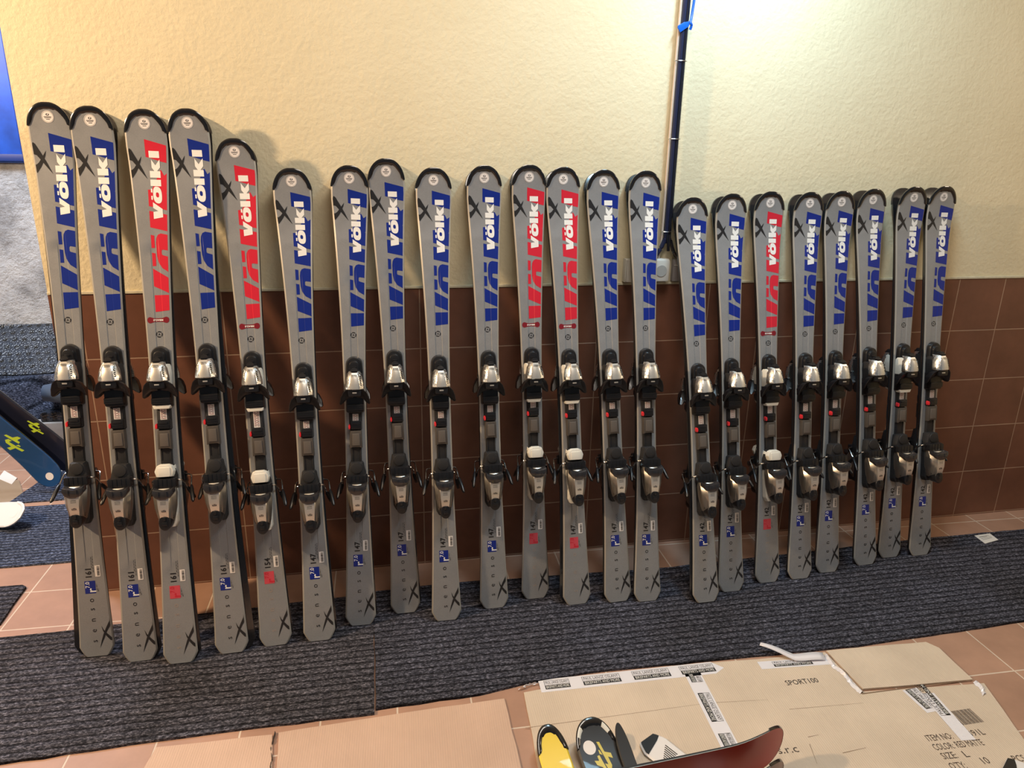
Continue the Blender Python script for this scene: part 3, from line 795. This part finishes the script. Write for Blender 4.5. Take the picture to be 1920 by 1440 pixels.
def slab(name, pts, z0, z1, mats, label=None, cat=None, group=None, jit=0.0, parent=None, curl=0.0):
    bm = bmesh.new(); P = []
    rnd = random.Random(len(pts)*31+int(abs(pts[0][0])*100))
    n = len(pts)
    for i in range(n):
        a, b = Vector(pts[i]), Vector(pts[(i+1) % n]); d = (b-a).length; k = max(1, int(d/.05)) if jit else 1
        nr = Vector((-(b-a).y, (b-a).x))/max(d, 1e-6)
        for j in range(k):
            q = a+(b-a)*j/k
            if jit and j: q = q+nr*rnd.uniform(-jit, jit)
            P.append(q)
    top = [bm.verts.new((q.x, q.y, z1)) for q in P]; bot = [bm.verts.new((q.x, q.y, z0)) for q in P]
    bm.faces.new(top); bm.faces.new(bot[::-1])
    for i in range(len(P)): bm.faces.new((top[i], bot[i], bot[(i+1) % len(P)], top[(i+1) % len(P)]))
    bmesh.ops.recalc_face_normals(bm, faces=bm.faces)
    o = obj(name, bm, mats, parent, smooth=False)
    if label: tag(o, label, cat, group)
    return o
slab('floor_mat', [(-1.25, -.235), (-.51, -.223), (-.125, -.202), (.434, -.178), (.428, -.758), (.17, -.754), (-.10, -.755), (-.50, -.767), (-1.25, -.80)], 0, MAT_T, M_MA,
     'charcoal ribbed runner mat under the left half of the ski row', 'mat', 'runner mats under the skis', .0022)
slab('floor_mat', [(.437, -.168), (.718, -.161), (1.5, -.193), (2.1, -.180), (2.687, -.162), (3.14, -.165), (4.4, -.165), (4.4, -.70), (2.596, -.71), (1.948, -.730), (1.60, -.717), (1.25, -.705), (1.06, -.700), (.85, -.715), (.726, -.735), (.432, -.742)], 0, MAT_T, M_MB,
     'dark ribbed runner mat under the right half of the ski row', 'mat', 'runner mats under the skis', .0022)
slab('floor_mat', [(-1.6, .72), (-.60, .717), (-.55, .221), (-.67, .221), (-.905, .220), (-1.6, .225)], 0, MAT_T, M_MC, 'blue-black textured mat beyond the wall corner, in front of the leaning blue ski', 'mat', None, .002)
slab('floor_mat', [(-1.7, .10), (-.775, .080), (-.758, .066), (-.752, -.15), (-1.7, -.13)], 0, MAT_T, M_MB, 'small dark ribbed mat corner on the pink tiles at the far left', 'mat', None, .002)
slab('floor_mat', [(-1.10, .765), (-.55, .775), (-.55, 1.25), (-1.0, 1.24)], 0, MAT_T, M_MC, 'dark mat under the tips of the leaning blue and black skis', 'mat', None, .002)

# ------------------------------------------------------------------ cardboard, tape and prints on the floor
CT = .0045
card = slab('cardboard_sheet', [(.852, -.748), (1.10, -.722), (1.45, -.722), (1.60, -.732), (1.826, -.738), (1.831, -.918), (1.90, -.924), (2.214, -.949), (2.144, -1.161), (1.98, -1.75), (1.90, -2.2), (.80, -2.2), (.832, -1.015)], 0, CT, M_CA,
            'large tan corrugated cardboard sheet with white tape and printed box text, in front of mat', 'cardboard', None, .0012)
slab('cardboard_flap', [(1.832, -.735), (2.178, -.752), (2.199, -.785), (2.190, -.932), (1.92, -.916), (1.836, -.910)], .001, CT+.003, M_CA, parent=card, jit=.001)
slab('cardboard_sheet', [(.176, -.782), (.50, -.768), (.792, -.762), (.789, -1.007), (.76, -1.7), (.74, -2.2), (.20, -2.2), (.183, -.90)], 0, CT, M_CB,
     'brown cardboard sheet between torn seam and the large tan cardboard', 'cardboard', 'brown cardboard sheets at the front', .0012)
slab('cardboard_sheet', [(-.128, -.778), (.160, -.786), (.172, -.90), (.186, -2.2), (-.42, -2.2)], 0, CT, M_CB,
     'leftmost brown cardboard sheet, left of the torn seam', 'cardboard', 'brown cardboard sheets at the front', .0012)
def lie(bm_fn, name, mats, parent, z): 
    bm = bmesh.new(); bm_fn(bm); return obj(name, bm, mats, parent, smooth=False, loc=(0, 0, 0))
def quad(bm, pts, z, mi=0, t=.0003):
    v = [bm.verts.new((p[0], p[1], z)) for p in pts]; f = bm.faces.new(v); f.material_index = mi; f.normal_update()
    if f.normal.z < 0: f.normal_flip()
def strip_tape(name, p0, p1, wd, labels, flip=False, pointed=False, z=CT, label=None):
    """tape from p0 to p1; labels = list of (start, length) of printed boxes along it"""
    a, b = Vector((*p0, 0)), Vector((*p1, 0)); d = (b-a); Ln = d.length; d.normalize(); n = Vector((-d.y, d.x, 0))
    if flip: base_, dd, nn = b, -d, -n
    else: base_, dd, nn = a, d, n
    bm = bmesh.new()
    P = [a-n*wd/2, b-n*wd/2, b+n*wd/2, a+n*wd/2]
    if pointed: P = [a-n*wd/2, b-d*.035-n*wd/2, b-n*wd*.1, b-d*.03+n*wd/2, a+n*wd/2]
    quad(bm, [(p.x, p.y) for p in P], z+.0004)
    t = obj(name, bm, M_TP, card, smooth=False)
    bp = bmesh.new()
    def at(u, v): q = base_+dd*u+nn*v; return (q.x, q.y)
    for s0, ln in labels:
        h0 = wd/2
        quad(bp, [at(s0, -h0*.62), at(s0+ln, -h0*.62), at(s0+ln, -h0*.02), at(s0, -h0*.02)], z+.0007, 0)
        for (u0, v0, u1, v1) in ((s0, h0*.02, s0+ln, h0*.06), (s0, h0*.72, s0+ln, h0*.76), (s0, h0*.02, s0+.0012, h0*.76), (s0+ln-.0012, h0*.02, s0+ln, h0*.76)):
            quad(bp, [at(u0, v0), at(u1, v0), at(u1, v1), at(u0, v1)], z+.0007, 0)
        for txt, vc, sz, mi, zz in (('BIKEPARTS AND MORE', -.32*h0, h0*.62, 1, .0010), ('PAUL LANGE OSLANY', .40*h0, h0*.66, 0, .0008)):
            vs, fs = text_polys(txt, sz, 0.0)
            wdt = max(v[0] for v in vs)-min(v[0] for v in vs); k = ln*.92/wdt
            V = [bp.verts.new((*at(s0+ln/2+x*k, vc+y), z+zz)) for x, y, _ in vs]
            for f in fs:
                try: g = bp.faces.new([V[i] for i in f]); g.material_index = mi
                except ValueError: pass
    bp.normal_update()
    for f in bp.faces:
        if f.normal.z < 0: f.normal_flip()
    obj('tape_print', bp, [M_BP, M_WP], t, smooth=False)
    return t
F = lambda u, v: tuple(floor_pt(u, v, CT)[:2])
strip_tape('packing_tape', F(1012, 1287), F(1356, 1250), .052, [(.015, .075), (.130, .115), (.285, .115), (.435, .108)], pointed=True)
strip_tape('packing_tape', F(1298, 1262), F(1370, 1402), .050, [(.004, .036), (.085, .112), (.240, .045)])
strip_tape('packing_tape', F(1424, 1248), F(1552, 1239), .034, [(.045, .125)])
strip_tape('packing_tape', F(1705, 1292), F(1752, 1334), .050, [(.0, .08)])
strip_tape('packing_tape', F(1738, 1300), F(1816, 1388), .042, [(.09, .155)], flip=True, z=CT+.0004)
# crumpled loose tape end at the top edge of the cardboard
bm = bmesh.new(); A = floor_pt(1425, 1208, .03); B = floor_pt(1490, 1232, .012); C_ = floor_pt(1545, 1232, .008)
prev = None
for i in range(13):
    t = i/12; q = A.lerp(B, min(1, t*2)) if t < .5 else B.lerp(C_, t*2-1)
    wv = .004+.011*min(1, t*1.6); zz = q.z+.003*math.sin(9*t)
    a = bm.verts.new((q.x-.004, q.y-wv, max(zz, CT+.001))); b = bm.verts.new((q.x+.004, q.y+wv, max(zz+.004, MAT_T+.002)))
    if prev: bm.faces.new((prev[0], a, b, prev[1]))
    prev = (a, b)
o = obj('packing_tape', bm, M_TP, card)
sm = o.modifiers.new('thick', 'SOLIDIFY'); sm.thickness = .0006
# crushed tape along the torn corner
def crumple(name, px, mats, parent, w_=.010, seed=1, z=CT):
    rnd = random.Random(seed); bm = bmesh.new(); prev = None
    P = [floor_pt(u, v, z) for u, v in px]; P = smooth_path(P, 6)
    for i, q in enumerate(P):
        a = bm.verts.new((q.x-w_*rnd.uniform(.5, 1), q.y-w_*.4*rnd.uniform(0, 1), z+.0006)); m_ = bm.verts.new((q.x, q.y, z+rnd.uniform(.003, .010)))
        b = bm.verts.new((q.x+w_*rnd.uniform(.5, 1), q.y+w_*.4*rnd.uniform(0, 1), z+.0006))
        if prev: bm.faces.new((prev[0], a, m_, prev[1])); bm.faces.new((prev[1], m_, b, prev[2]))
        prev = (a, m_, b)
    o = obj(name, bm, mats, parent, smooth=False); return o
crumple('crushed_tape', [(1548, 1228), (1562, 1248), (1580, 1262), (1598, 1283), (1616, 1300)], M_TP, card, .010, 3)
crumple('crushed_tape', [(1828, 1279), (1840, 1290), (1845, 1303)], M_TP, card, .012, 4)
crumple('torn_corner', [(978, 1292), (990, 1286), (1008, 1282)], M_TP, card, .012, 5)
crumple('torn_edge', [(516, 1374), (512, 1390), (508, 1405), (510, 1425), (507, 1440), (509, 1470)], M_GT, card, .0028, 6, .001)['label'] = 'dark torn seam'
bm = bmesh.new()                                             # creases and scuffs in the board
for (u0, v0), (u1, v1), t in (((1616, 1301), (1812, 1276), .0022), ((985, 1365), (1330, 1318), .0007), ((1330, 1318), (1440, 1312), .0006), ((1480, 1330), (1620, 1318), .0006), ((1580, 1412), (1624, 1402), .001), ((1515, 1382), (1535, 1378), .0009), ((1518, 1395), (1532, 1432), .0008)):
    a, b = Vector(F(u0, v0)), Vector(F(u1, v1)); n = Vector((-(b-a).y, (b-a).x)).normalized()*t
    quad(bm, [a-n, b-n*.4, b+n*.4, a+n], CT+.0003)
obj('crease_marks', bm, mat('crease_brown', (.20, .13, .08), .9), card, smooth=False)
def floor_text(txt, u, v, size, ang, m, sx=1.0, bold=0.0, name='printed_text', z=CT, xdir=None):
    p = floor_pt(u, v, z); ca, sa = math.cos(ang), math.sin(ang); bm = bmesh.new()
    add_text(bm, txt, size, lambda x, y: (p.x+ca*x*sx-sa*y, p.y+sa*x*sx+ca*y, z+.0005), bold=bold)
    bm.normal_update()
    for f in bm.faces:
        if f.normal.z < 0: f.normal_flip()
    return obj(name, bm, m, card, smooth=False)
def text_between(txt, p0, p1, h, m, name='printed_text'):
    a, c = floor_pt(*p0, CT), floor_pt(*p1, CT); d = (c-a); Ln = d.length; d.normalize(); n = Vector((-d.y, d.x, 0))
    vs, fs = text_polys(txt, 1.0); x0 = min(v[0] for v in vs); x1 = max(v[0] for v in vs); y0 = -.36; bm = bmesh.new(); k = Ln/(x1-x0)
    V = [bm.verts.new(tuple(a + d*(x-x0)*k + n*(y-y0)*h/.73 + Vector((0, 0, .0005)))) for x, y, _ in vs]
    for f in fs:
        try: bm.faces.new([V[i] for i in f])
        except ValueError: pass
    bm.normal_update()
    for f in bm.faces:
        if f.normal.z < 0: f.normal_flip()
    return obj(name, bm, m, card, smooth=False)
text_between('SPORT100', (1477, 1286), (1537, 1280), .021, M_BP, 'handwritten_text')
text_between('ITEM NO:', (1743, 1391), (1790, 1386), .022, M_INK)
text_between('391L', (1822, 1382), (1850, 1378), .022, M_INK)
text_between('COLOR:', (1756, 1408), (1793, 1404), .022, M_INK)
text_between('RED MATTE', (1798, 1403), (1848, 1398), .022, M_INK)
text_between('SIZE:', (1772, 1425), (1799, 1422), .022, M_INK)
text_between('L', (1813, 1421), (1821, 1420), .022, M_INK)
text_between("Q'TY:", (1787, 1444), (1816, 1441), .022, M_INK)
text_between('10', (1848, 1434), (1860, 1432), .022, M_INK)
text_between('PCS', (1906, 1430), (1928, 1428), .022, M_INK)
text_between('s.r.c', (1462, 1415), (1500, 1411), .026, M_INK)
bm = bmesh.new(); p0 = floor_pt(1791, 1362, CT); rnd = random.Random(11); x = 0
while x < .092:
    t = rnd.choice((.0012, .0018, .0026)); quad(bm, [(p0.x+x, p0.y), (p0.x+x+t, p0.y), (p0.x+x+t, p0.y+.052), (p0.x+x, p0.y+.052)], CT+.0005); x += t+rnd.choice((.0016, .0026))
obj('barcode', bm, M_INK, card, smooth=False)
# small paper label on the mat at the right
P = [floor_pt(u, v, MAT_T+.001) for u, v in ((1827, 1004), (1856, 1000), (1872, 1012), (1847, 1019))]
lb = slab('paper_label', [(p.x, p.y) for p in P], MAT_T, MAT_T+.0008, M_PA, 'small white paper label lying on the mat near the right wall', 'label')
bm = bmesh.new()
for a_, b_ in ((.25, .8), (.3, .65), (.45, .85), (.6, .8)):
    t = a_; e0 = P[0].lerp(P[3], t); e1 = P[1].lerp(P[2], t); q0, q1 = e0.lerp(e1, .15), e0.lerp(e1, b_); n = Vector((0, .0016, 0))
    quad(bm, [(q0.x, q0.y), (q1.x, q1.y), (q1.x, q1.y+.0016), (q0.x, q0.y+.0016)], MAT_T+.0011)
obj('label_print', bm, M_BP, lb, smooth=False)

# ------------------------------------------------------------------ sockets and cable on the wall
M_SK = mat('socket_white', (.72, .71, .66), .35)
def socket(x, z, w_, h_, d, label):
    e = empty('wall_socket', Matrix.Translation((x, -.0005, z)))
    tag(e, label, 'socket', 'surface sockets above the tiles')
    bm = bmesh.new(); box(bm, (0, -d*.35, 0), (w_, d*.7, h_), bev=.004); obj('socket_box', bm, M_SK, e)
    bm = bmesh.new(); box(bm, (0, -d*.84, 0), (w_*.94, d*.3, h_*.94), bev=.005); c = obj('socket_cover', bm, M_SK, e)
    bm = bmesh.new(); tube(bm, [(0, -d*1.0, 0), (0, -d*1.01-.001, 0)], [.020, .020], 20); obj('socket_insert', bm, mat('socket_grey', (.45, .45, .43), .4), c)
socket(1.378, 1.102, .074, .082, .040, 'white surface socket on the wall left of the cable, half behind a ski')
socket(1.470, 1.102, .066, .080, .040, 'white surface socket on the wall directly below the cable end')
bm = bmesh.new(); box(bm, (1.557, -.010, 1.100), (.070, .020, .078), bev=.003)
jb = obj('junction_box', bm, mat('box_grey', (.30, .29, .30), .5)); tag(jb, 'flat grey junction box right of the white socket under the cable', 'junction box')
bm = bmesh.new(); box(bm, (1.557, -.0208, 1.118), (.064, .003, .0025)); obj('box_ridge', bm, M_SK, jb)
cb = empty('electric_cable', Matrix.Translation((1.485, -.012, 1.14)))
tag(cb, 'tall dark cable bundle hanging on the wall, bound with ties, blue ribbon above', 'cable')
M_CB1 = mat('navy_cable', (.020, .024, .060), .28, coat=.4); M_CB2 = mat('pale_cable', (.60, .50, .42), .35); M_CB3 = mat('black_cable', (.012, .013, .022), .25, coat=.4)
def cab(pts, r, m, nm='cable'):
    bm = bmesh.new(); tube(bm, [Vector(p) for p in smooth_path(pts, 6)], r, 10); return obj(nm, bm, m, cb)
cab([(.006, -.006, 1.60), (.003, -.006, 1.0), (-.001, -.006, .5), (.000, -.006, .09), (-.004, -.008, .07), (-.018, -.010, .035), (-.040, -.012, .006)], .0075, M_CB1)
cab([(.018, -.006, 1.60), (.014, -.006, 1.0), (.012, -.006, .5), (.013, -.006, .09), (.016, -.010, .07), (.030, -.012, .030), (.046, -.014, .004)], .0068, M_CB3)
cab([(-.006, -.003, 1.60), (-.009, -.003, 1.0), (-.013, -.003, .5), (-.013, -.003, .09), (-.017, -.003, .03), (-.022, -.004, -.02)], .0042, M_CB2)
cab([(.005, -.018, .085), (.006, -.020, .060), (.009, -.018, .030)], .0055, M_CB3, 'cable_end')
for z, mt in ((.64, M_BK), (.40, M_WR), (.095, M_WR)):
    bm = bmesh.new(); pts = [(.003+.021*math.cos(a), -.006+.0105*math.sin(a), z) for a in [2*math.pi*i/20 for i in range(21)]]; tube(bm, pts, .0014, 6, cap=False); obj('cable_tie', bm, M_WR, cb)
M_RB = mat('blue_ribbon', (.01, .13, .72), .3)
bm = bmesh.new()
prism(bm, [(-.020, .735), (-.010, .722), (.018, .741), (.022, .757), (.000, .753), (-.020, .742)], .012, .017, .95, (0, 0), .001)
obj('blue_ribbon', bm, M_RB, cb)
bm = bmesh.new(); tube(bm, smooth_path([(.024, -.012, .732), (.026, -.016, .745), (.021, -.018, .752), (.026, -.012, .775), (.031, -.010, .83), (.034, -.008, .92), (.036, -.006, 1.2)], 5), [.0045]*31, 8); obj('blue_cord', bm, M_RB, cb)

# ------------------------------------------------------------------ things beyond the wall's left end
def perf():
    m = mat('perforated_rubber', (.010, .012, .017), .35, spec=.6)
    v = objco(m, scale=(1, 1, 1)); s = N(m, 'ShaderNodeSeparateXYZ'); lk(m, v, s.inputs[0])
    P_ = .045
    row = math_(m, 'FLOOR', math_(m, 'DIVIDE', s.outputs['Y'], P_))
    sx = math_(m, 'ADD', math_(m, 'DIVIDE', s.outputs['X'], P_), math_(m, 'MULTIPLY', row, .5))
    fx = math_(m, 'SUBTRACT', math_(m, 'FRACT', sx), .5); fy = math_(m, 'SUBTRACT', math_(m, 'FRACT', math_(m, 'DIVIDE', s.outputs['Y'], P_)), .5)
    d = math_(m, 'SQRT', math_(m, 'ADD', math_(m, 'MULTIPLY', fx, fx), math_(m, 'MULTIPLY', fy, fy)))
    k = ramp(m, d, [(.24, (0.002,)*3), (.29, (.020, .026, .038))])
    vor = N(m, 'ShaderNodeTexVoronoi'); vor.inputs['Scale'].default_value = 90; lk(m, v, vor.inputs['Vector'])
    base(m, mix(m, 1.0, k, ramp(m, vor.outputs['Distance'], [(.2, (.5,)*3), (.5, (1.5,)*3)]), 'MULTIPLY')); bump(m, math_(m, 'ADD', d, vor.outputs['Distance']), .7, .006)
    return m
M_PF = perf()
sbox('trim_2', (-3.2, 1.50, 0), (-.7, 1.86, .355), M_RP)
def sheet(name, prof, x0, x1, m, label, cat, wav=.004, nx=24, thick=.010, rot=None, skew=0.0, lift=None):
    bm = bmesh.new(); P = smooth_path([(0, a, b) for a, b in prof], 5); g = []
    for j, q in enumerate(P):
        g.append([bm.verts.new((x0+(x1-x0)*i/nx + skew*(j/len(P)), q.y+wav*math.sin(i*.9+j*.4), q.z+wav*math.sin(i*.7+j*.6))) for i in range(nx+1)])
    for j in range(len(P)-1):
        for i in range(nx): bm.faces.new((g[j][i], g[j][i+1], g[j+1][i+1], g[j+1][i]))
    if lift:
        for v in bm.verts: v.co.z += max(0, v.co.x-lift[0])*lift[1]*(prof[0][1]-v.co.z)/(prof[0][1]-prof[-1][1])
    r = bmesh.ops.extrude_face_region(bm, geom=bm.faces[:])
    bmesh.ops.translate(bm, vec=(0, .3*thick, -thick), verts=[v for v in r['geom'] if isinstance(v, bmesh.types.BMVert)])
    bmesh.ops.recalc_face_normals(bm, faces=bm.faces)
    o = obj(name, bm, m); tag(o, label, cat); return o
sheet('rubber_mat', [(1.835, .560), (1.80, .535), (1.68, .465), (1.56, .400), (1.505, .375)], -2.3, -.80, M_PF, 'black perforated rubber mat sloping down from the old grey wall', 'mat')
sheet('floor_mat', [(1.492, .372), (1.470, .345), (1.455, .27), (1.44, .19), (1.425, .105)], -2.3, -.78, M_MC, 'blue-black ribbed mat hanging down below the perforated rubber mat', 'mat', .006, lift=(-1.28, .52))
bm = bmesh.new(); sp = [(-1.135, 1.385, .305), (-.80, 1.385, .300)]
tube(bm, [Vector(sp[0]).lerp(Vector(sp[1]), i/6) for i in range(7)], [.040, .050, .052, .052, .052, .052, .050], 20)
rm = obj('rolled_mat', bm, mat('blue_grey_felt', (.055, .085, .14), .9)); tag(rm, 'blue-grey rolled mat end beside the perforated rubber mat', 'mat')
bm = bmesh.new(); box(bm, (-1.02, 1.45, .180), (.30, .16, .05), bev=.01); rb = obj('rubber_mat', bm, M_PF); tag(rb, 'folded honeycomb rubber mat lying on the pale wooden block', 'mat')
M_WD = mat('weathered_wood', (.42, .40, .38), .7); grain(M_WD, (.42, .40, .38), .2, 12)
bm = bmesh.new(); box(bm, (-1.16, 1.43, .0775), (.20, .15, .155), bev=.006); wb = obj('wooden_block', bm, M_WD); tag(wb, 'pale grey wooden block on the floor under the draped mats', 'block')
bm = bmesh.new(); box(bm, (-.97, 1.445, .072), (.16, .14, .144), bev=.006); wb = obj('wooden_block', bm, M_WD); tag(wb, 'second wooden block, right of the pale one, behind the leftmost ski', 'block')
slab('paper_sheet', [tuple(floor_pt(u, v, .009)[:2]) for u, v in ((68, 868), (124, 862), (124, 880), (102, 888), (85, 880))], MAT_T, MAT_T+.001, M_PA, 'white paper on the floor in front of the wooden blocks', 'paper')
slab('cardboard_sheet', [tuple(floor_pt(u, v, 0)[:2]) for u, v in ((-40, 960), (26, 948), (45, 930), (36, 902), (5, 895), (-40, 900))], 0, .004, mat('dull_cardboard', (.34, .26, .18), .85), 'small tan cardboard piece left of the dark mat below the blue ski tip', 'cardboard')
slab('paper_sheet', [tuple(floor_pt(u, v, .005)[:2]) for u, v in ((-4, 897), (8, 882), (32, 896), (22, 908), (10, 903))], .0042, .0052, M_PA, 'crumpled white paper on the small tan cardboard', 'paper')

XX = [([(515, 365), (575, 375), (615, 560), (735, 605), (740, 705), (650, 660), (665, 830), (625, 905), (555, 870), (535, 770), (600, 800), (560, 560)]),
      ([(435, 610), (485, 600), (560, 1015), (510, 1000), (465, 830), (370, 770), (345, 680), (440, 700)]), ([(500, 505), (525, 515), (555, 610), (500, 580)])]
def loose_ski(mx, sk, m_top, label, m_base=None, m_side=None, guard=True, m_guard=None, logo=None, sticker=None, group=None, m_edge=None):
    e = empty('alpine_ski', mx); tag(e, label, 'ski', group)
    me = sk.body(m_top, m_side or M_BM, m_edge or M_SE, m_base); link('ski_body', me, e)
    if guard: link('tip_guard', sk.guard(*(m_guard or ())), e)
    if logo:
        m, cx, cz, sx, sz, rot = logo; ca, sa = math.cos(rot), math.sin(rot); P = []
        for p in XX:
            q = [((x-545)/400*sx, -(y-690)/650*sz) for x, y in p]; P.append(([(cx+a*ca-b*sa, cz+a*sa+b*ca) for a, b in q], 0))
        link('brand_emblem', sk.decal(P, 'brand_emblem', [m], .0005), e)
    if sticker:
        a = sk.decal([(circ(*sticker), 0)], 'round_sticker', [M_ST, M_BP], .0006); link('round_sticker', a, e)
    return e
def frame(o, x, z):
    z = Vector(z).normalized(); x = Vector(x); x = (x-z*x.dot(z)).normalized(); y = z.cross(x)
    return Matrix(((x.x, y.x, z.x, o[0]), (x.y, y.y, z.y, o[1]), (x.z, y.z, z.z, o[2]), (0, 0, 0, 1)))
def from_tip(tip, x, z, L): z = Vector(z).normalized(); return frame(Vector(tip)-z*L, x, z)
M_YG = mat('lime_print', (.55, .75, .05), .4); M_YE = mat('yellow_topsheet', (.85, .62, .03), .45, coat=.1); M_KT = mat('black_topsheet', (.010, .010, .012), .45, coat=.1)
M_BT = mat('blue_topsheet', (.012, .065, .20), .3, coat=.3); M_NT = mat('navy_topsheet', (.010, .013, .030), .3, coat=.3); M_WTS = mat('white_topsheet', (.78, .76, .76), .3, coat=.3)
M_RBASE = mat('red_base', (.45, .030, .018), .33, coat=.2); M_BBASE = mat('brown_base', (.16, .05, .035), .3, coat=.3)
M_YP = mat('dull_yellow_print', (.62, .50, .05), .4)
# two skis leaning with their tips down on the mat, beyond the wall's end
s1 = Ski(1.20, .7, 1, wt=.060, ww=.046, wb=.055, rise=.03, groove=False)
zz = Vector((.60, .0, -.80))
loose_ski(from_tip((-.925, .87, .050), (-.80, 0, -.60), zz, 1.20), s1, M_BT, 'blue ski leaning tip-down, lime emblem, white round sticker, at the left edge', logo=(M_YG, 0, .955, .075, .10, 0), sticker=(0, 1.155, .017), guard=False)
loose_ski(from_tip((-.872, .935, .095), (-.80, .0, -.60), (.64, 0, -.77), 1.20), s1, M_NT, 'black ski leaning tip-down just behind the blue ski, lime emblem', logo=(M_YG, -.022, .965, .050, .085, 0), guard=False)
# white ski tip lying on the far left mat
s2 = Ski(1.1, .6, 1, wt=.056, rise=.03, groove=False)
t = floor_pt(40, 975, .045)
loose_ski(from_tip((t.x+.02, t.y+.01, .050), (-.24, -.76, -.60), (.95, -.30, 0), 1.1), s2, M_WTS, 'white ski tip lying on the textured mat at the left edge', sticker=(0, 1.055, .016), m_guard=(M_WTS,), m_side=M_WTS)
# skis lying in the foreground
def flat(tip, az, L, z0=.0): d = Vector((math.sin(az), math.cos(az), 0)); return from_tip((tip[0], tip[1], z0), (d.y, -d.x, 0), d, L)
sy = Ski(1.25, .7, 1, wt=.040, ww=.030, wb=.036, rise=.060, groove=False)
loose_ski(flat((.866, -.952), -.10, 1.25, CT+.001), sy, M_YE, 'yellow ski tip with black rim pointing at the cardboard, leftmost at the bottom', logo=(M_KT, .008, 1.06, .04, .05, .3))
sb = Ski(1.30, .7, 1, wt=.054, ww=.040, wb=.045, rise=.062, groove=False)
eb = loose_ski(flat((.982, -.950), -.10, 1.30, CT+.001), sb, M_KT, 'black ski tip with yellow emblem and pale round sticker at the bottom', logo=(M_YP, .004, 1.205, .050, .085, 0.0), sticker=(-.022, 1.238, .0165), m_guard=(M_GB, M_WH))
bm = bmesh.new(); ca, sa = math.cos(.72), math.sin(.72); add_text(bm, 'völkl', .040, lambda u, v: (.010+u*ca-v*sa, 0, 1.130+u*sa+v*ca), bold=.0012); link('brand_lettering', sb.conform(bm, 'brand_lettering', [M_YP], .0006), eb)
st_ = Ski(1.2, .7, 1, wt=.018, ww=.0155, wb=.017, rise=.066, groove=False)
loose_ski(flat((1.050, -.982), -.06, 1.2, CT+.001), st_, M_BM, 'narrow black ski tip right of the black tip with the yellow emblem', guard=False)
def white_end(px, ang, label, L=1.1, z0=CT+.001):
    sw = Ski(L, .6, 1, wt=.050, ww=.038, wb=.043, rise=.03, groove=False)
    p = floor_pt(*px, .02); d = Vector((math.cos(ang), math.sin(ang), 0))
    e = loose_ski(frame((p.x, p.y, z0), (d.y, -d.x, 0), d, ), sw, M_WTS, label, guard=False, m_side=M_BM)
    link('end_cap', sw.decal([([(-.06, 0.0005), (.06, .0005), (.06, .046), (-.06, .008)], 0)], 'end_cap', [M_KT], .0008), e)
    link('bar_print', sw.decal([(rect(-.022+i*.006, -.0195+i*.006, .045+i*.004, .085), 0) for i in range(7)], 'bar_print', [M_BP], .0008), e)
    return e
white_end((1213, 1381), -1.08, 'white ski end with black diagonal cap, between black tip and red ski')
white_end((1885, 1428), -1.0, 'white ski end with black cap in the bottom right corner')
sr = Ski(1.45, .8, 1, wt=.057, ww=.036, wb=.045, rise=.050, groove=False)
loose_ski(from_tip((1.450, -1.158, .0810), (0, 0, 1), (.999, .03, 0), 1.45), sr, M_KT, 'ski on edge showing its long red base, tip curving up at the right', m_base=M_RBASE, m_edge=M_SE)
sr2 = Ski(1.35, .8, 1, wt=.052, ww=.036, wb=.045, rise=.06, groove=False)
loose_ski(from_tip((1.40, -1.255, .0760), (0, 0, 1), (.999, .03, 0), 1.35), sr2, M_KT, 'brown based ski on edge in front of the red based ski', m_base=M_BBASE)
bpy.context.view_layer.update()
